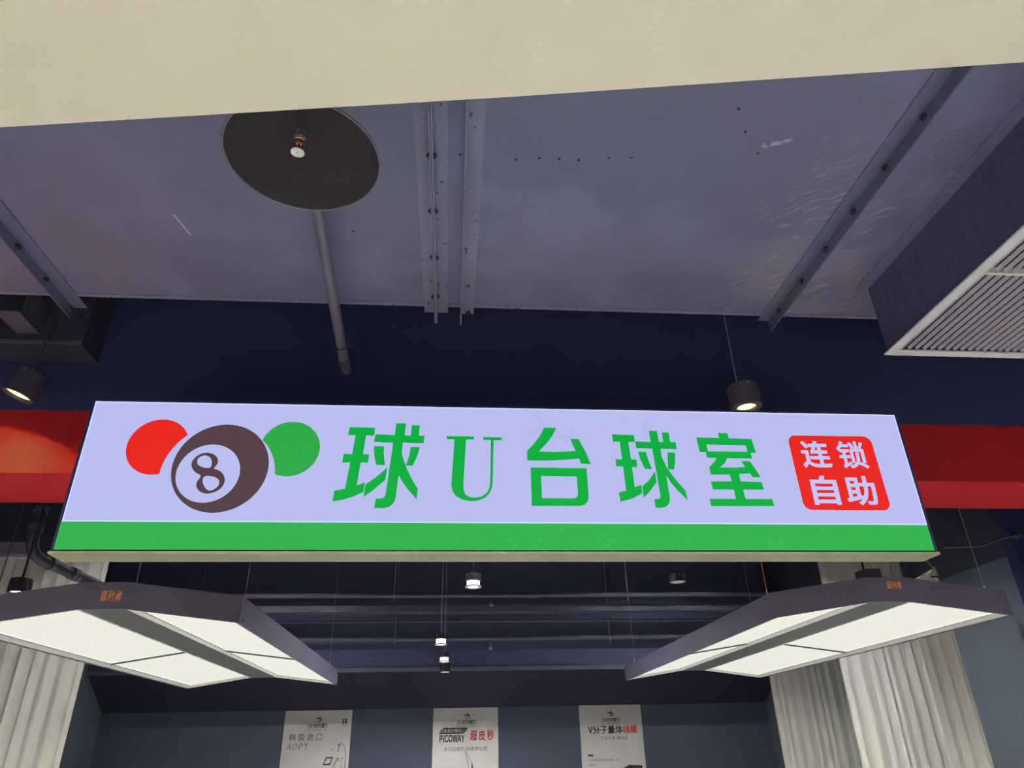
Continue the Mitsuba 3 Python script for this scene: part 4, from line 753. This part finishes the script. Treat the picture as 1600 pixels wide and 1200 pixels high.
# ================================================================ POSTERS on the back wall
def poster(x0, x1, zt, label):
    t = thing('poster', label, 'poster')
    put('board', bx(x0, x1, 9.488, 9.499, zt - 1.12, zt), 'mat_poster', t)
    return t

PY = 9.4875
def ink(t, shape, x, z, m, name='print', y=PY, label=None):
    return put(name, print_on(shape, y, 0.0012, x, z), m, t, label=label)

def logo_block(t, cx, zt):
    s, w = text('(台湾)特蕾莎', 0.052, bold=1.5, stretch=0.80)
    ink(t, s, cx - w / 2, zt - 0.178, 'mat_ink', 'logo_text')
    bird = union_all([Polygon([(-0.05, 0.014), (-0.022, 0.010), (0.0, 0.016), (0.005, 0.034), (0.014, 0.014), (0.030, -0.002), (0.012, -0.006), (-0.02, -0.004)]),
                      Point(0, 0).buffer(0.033).difference(Point(-0.006, 0.012).buffer(0.036))])
    ink(t, bird, cx + 0.008, zt - 0.085, 'mat_ink', 'logo_emblem')
    ink(t, union_all([sbox(-0.125 + 0.062 * i, 0, -0.075 + 0.062 * i, 0.005) for i in range(4)]), cx, zt - 0.205, 'mat_ink_grey', 'logo_underline')

def fine_print(t, x, z, widths, pitch=0.05, h=0.018, m='mat_ink_pale'):
    r = np.random.default_rng(int(abs(x * 1000)) + 5)
    out = []
    for i, w in enumerate(widths):
        u = 0.0
        while u < w:
            d = 0.015 + 0.006 * r.random()
            if r.random() > 0.12:
                out.append(sbox(u, -i * pitch, u + d, h - i * pitch))
            u += d + 0.006
    put('fine_print', print_on(union_all(out), PY, 0.0012, x, z), m, t, kind='stuff')

def line(pts, w):
    return LineString(pts).buffer(w, 4)

p = poster(-1.951, -1.163, 0.512, 'cream poster with AOPT lettering, leftmost on the back wall')
logo_block(p, -1.555, 0.505)
s, w = text('韩国进口', 0.082, bold=2.0, gap=42); ink(p, s, -1.88, 0.195, 'mat_ink_grey', 'heading')
s, w = text('AOPT', 0.088, bold=1.0, gap=10, slant=0.12); ink(p, s, -1.895, 0.095, 'mat_ink_grey', 'heading')
ink(p, union_all([sbox(0, 0, .02, .022), sbox(.032, 0, .052, .022), sbox(0, .028, .02, .05), sbox(.032, .028, .052, .05), sbox(0, -.022, .02, -.014), sbox(.032, -.022, .052, -.014)]), -1.272, 0.365, 'mat_ink', 'corner_mark')
fine_print(p, -1.925, -0.12, [0.17], m='mat_ink')
fine_print(p, -1.925, -0.17, [0.40, 0.40, 0.10, 0.38])
screen = Polygon([(0, 0), (0.085, 0), (0.115, 0.082), (0.035, 0.082)])
ink(p, screen.difference(affinity.scale(screen, 0.76, 0.68)), -1.46, -0.07, 'mat_ink', 'device_screen')
ink(p, sbox(0, -0.35, 0.05, 0.0), -1.50, -0.16, 'mat_ink', 'device_print')
ink(p, union_all([line([(0, .16), (.04, .13), (.065, .08), (.075, 0), (.07, -.12), (.05, -.25)], .004), line([(-.03, -.02), (-.065, -.09), (-.075, -.2), (-.07, -.3)], .004),
                  line([(-.03, -.02), (.03, -.03), (.03, -.12), (-.04, -.15), (-.03, -.02)], .002), line([(-.01, .12), (-.02, .07)], .006), Point(-.012, .145).buffer(.02).difference(Point(-.012, .158).buffer(.014)), line([(-.03, .0), (0, -.02)], .006), line([(.02, 0), (.05, -.01)], .004), Point(-.09, .085).buffer(.008)]), -1.275, 0.0, 'mat_ink_grey', 'device_print')

p = poster(-0.191, 0.5965, 0.515, 'pale poster with PICOWAY lettering and red characters, middle of the back wall')
logo_block(p, 0.215, 0.512)
tag_ = Polygon([(0, 0), (0.28, 0), (0.33, 0.02), (0.345, 0.066), (0.06, 0.066), (0.02, 0.045)])
s, w = text('开启皮秒激光2.0', 0.043, bold=1.0)
k_ = ink(p, tag_, -0.118, 0.23, 'mat_ink', 'tag')
put('lettering', print_on(s, PY - 0.0014, 0.0008, -0.118 + 0.172 - w / 2, 0.248), 'mat_poster', k_)
s, w = text('PICOWAY', 0.098, bold=6.0, stretch=0.68, gap=6); ink(p, s, -0.115, 0.145, 'mat_ink', 'heading')
s, w = text('超皮秒', 0.118, bold=3.5, stretch=0.72, gap=30); ink(p, s, 0.258, 0.166, 'mat_ink_red', 'heading', label='red characters')
s, w = text('进口超皮秒 明星都在用', 0.047, bold=1.0, gap=12); ink(p, s, 0.203 - w / 2, 0.05, 'mat_ink_grey', 'subheading')
ink(p, union_all([line([(0, .14), (.055, .06), (.08, 0), (.082, -.06)], .003), line([(0, .14), (.04, .0), (.06, -.09)], .003)]), 0.198, -0.09, 'mat_ink_grey', 'device_cable')
ink(p, union_all([sbox(0, 0, .013, .11), sbox(-.07, -.05, .012, -.005), sbox(-.12, -.16, .012, -.05), line([(-.15, -.02), (-.11, -.025)], .006), line([(-.13, -.03), (-.13, -.12)], .004)]), 0.278, -0.205, 'mat_ink', 'device_print')

p = poster(1.5995, 2.375, 0.518, 'cream poster with black and red heading, rightmost on the back wall')
logo_block(p, 1.985, 0.51)
s, w = text('V分子量体', 0.092, bold=3.5, gap=2); ink(p, s, 1.700, 0.21, 'mat_ink', 'heading')
s2, w2 = text('线雕', 0.092, bold=3.5, gap=2); ink(p, s2, 1.700 + w, 0.21, 'mat_ink_red', 'heading', label='red characters')
s, w = text('不止于美 新科技', 0.044, gap=8); ink(p, s, 1.845, 0.135, 'mat_ink_grey', 'subheading')
fine_print(p, 1.675, -0.045, [0.05], h=0.024, m='mat_ink')
fine_print(p, 1.685, -0.095, [0.36], h=0.024); fine_print(p, 1.68, -0.145, [0.08], h=0.024); fine_print(p, 1.69, -0.2, [0.36, 0.2, 0.36], h=0.024)
dev = union_all([Polygon([(0, 0), (0.10, 0.045), (0.26, 0.035), (0.26, -0.2), (0.0, -0.2)])]).difference(Polygon([(0.015, -0.012), (0.165, -0.005), (0.165, -0.035), (0.015, -0.04)])).difference(sbox(0.02, -0.2, 0.10, -0.07))
ink(p, dev, 2.07, -0.185, 'mat_ink', 'device_print')
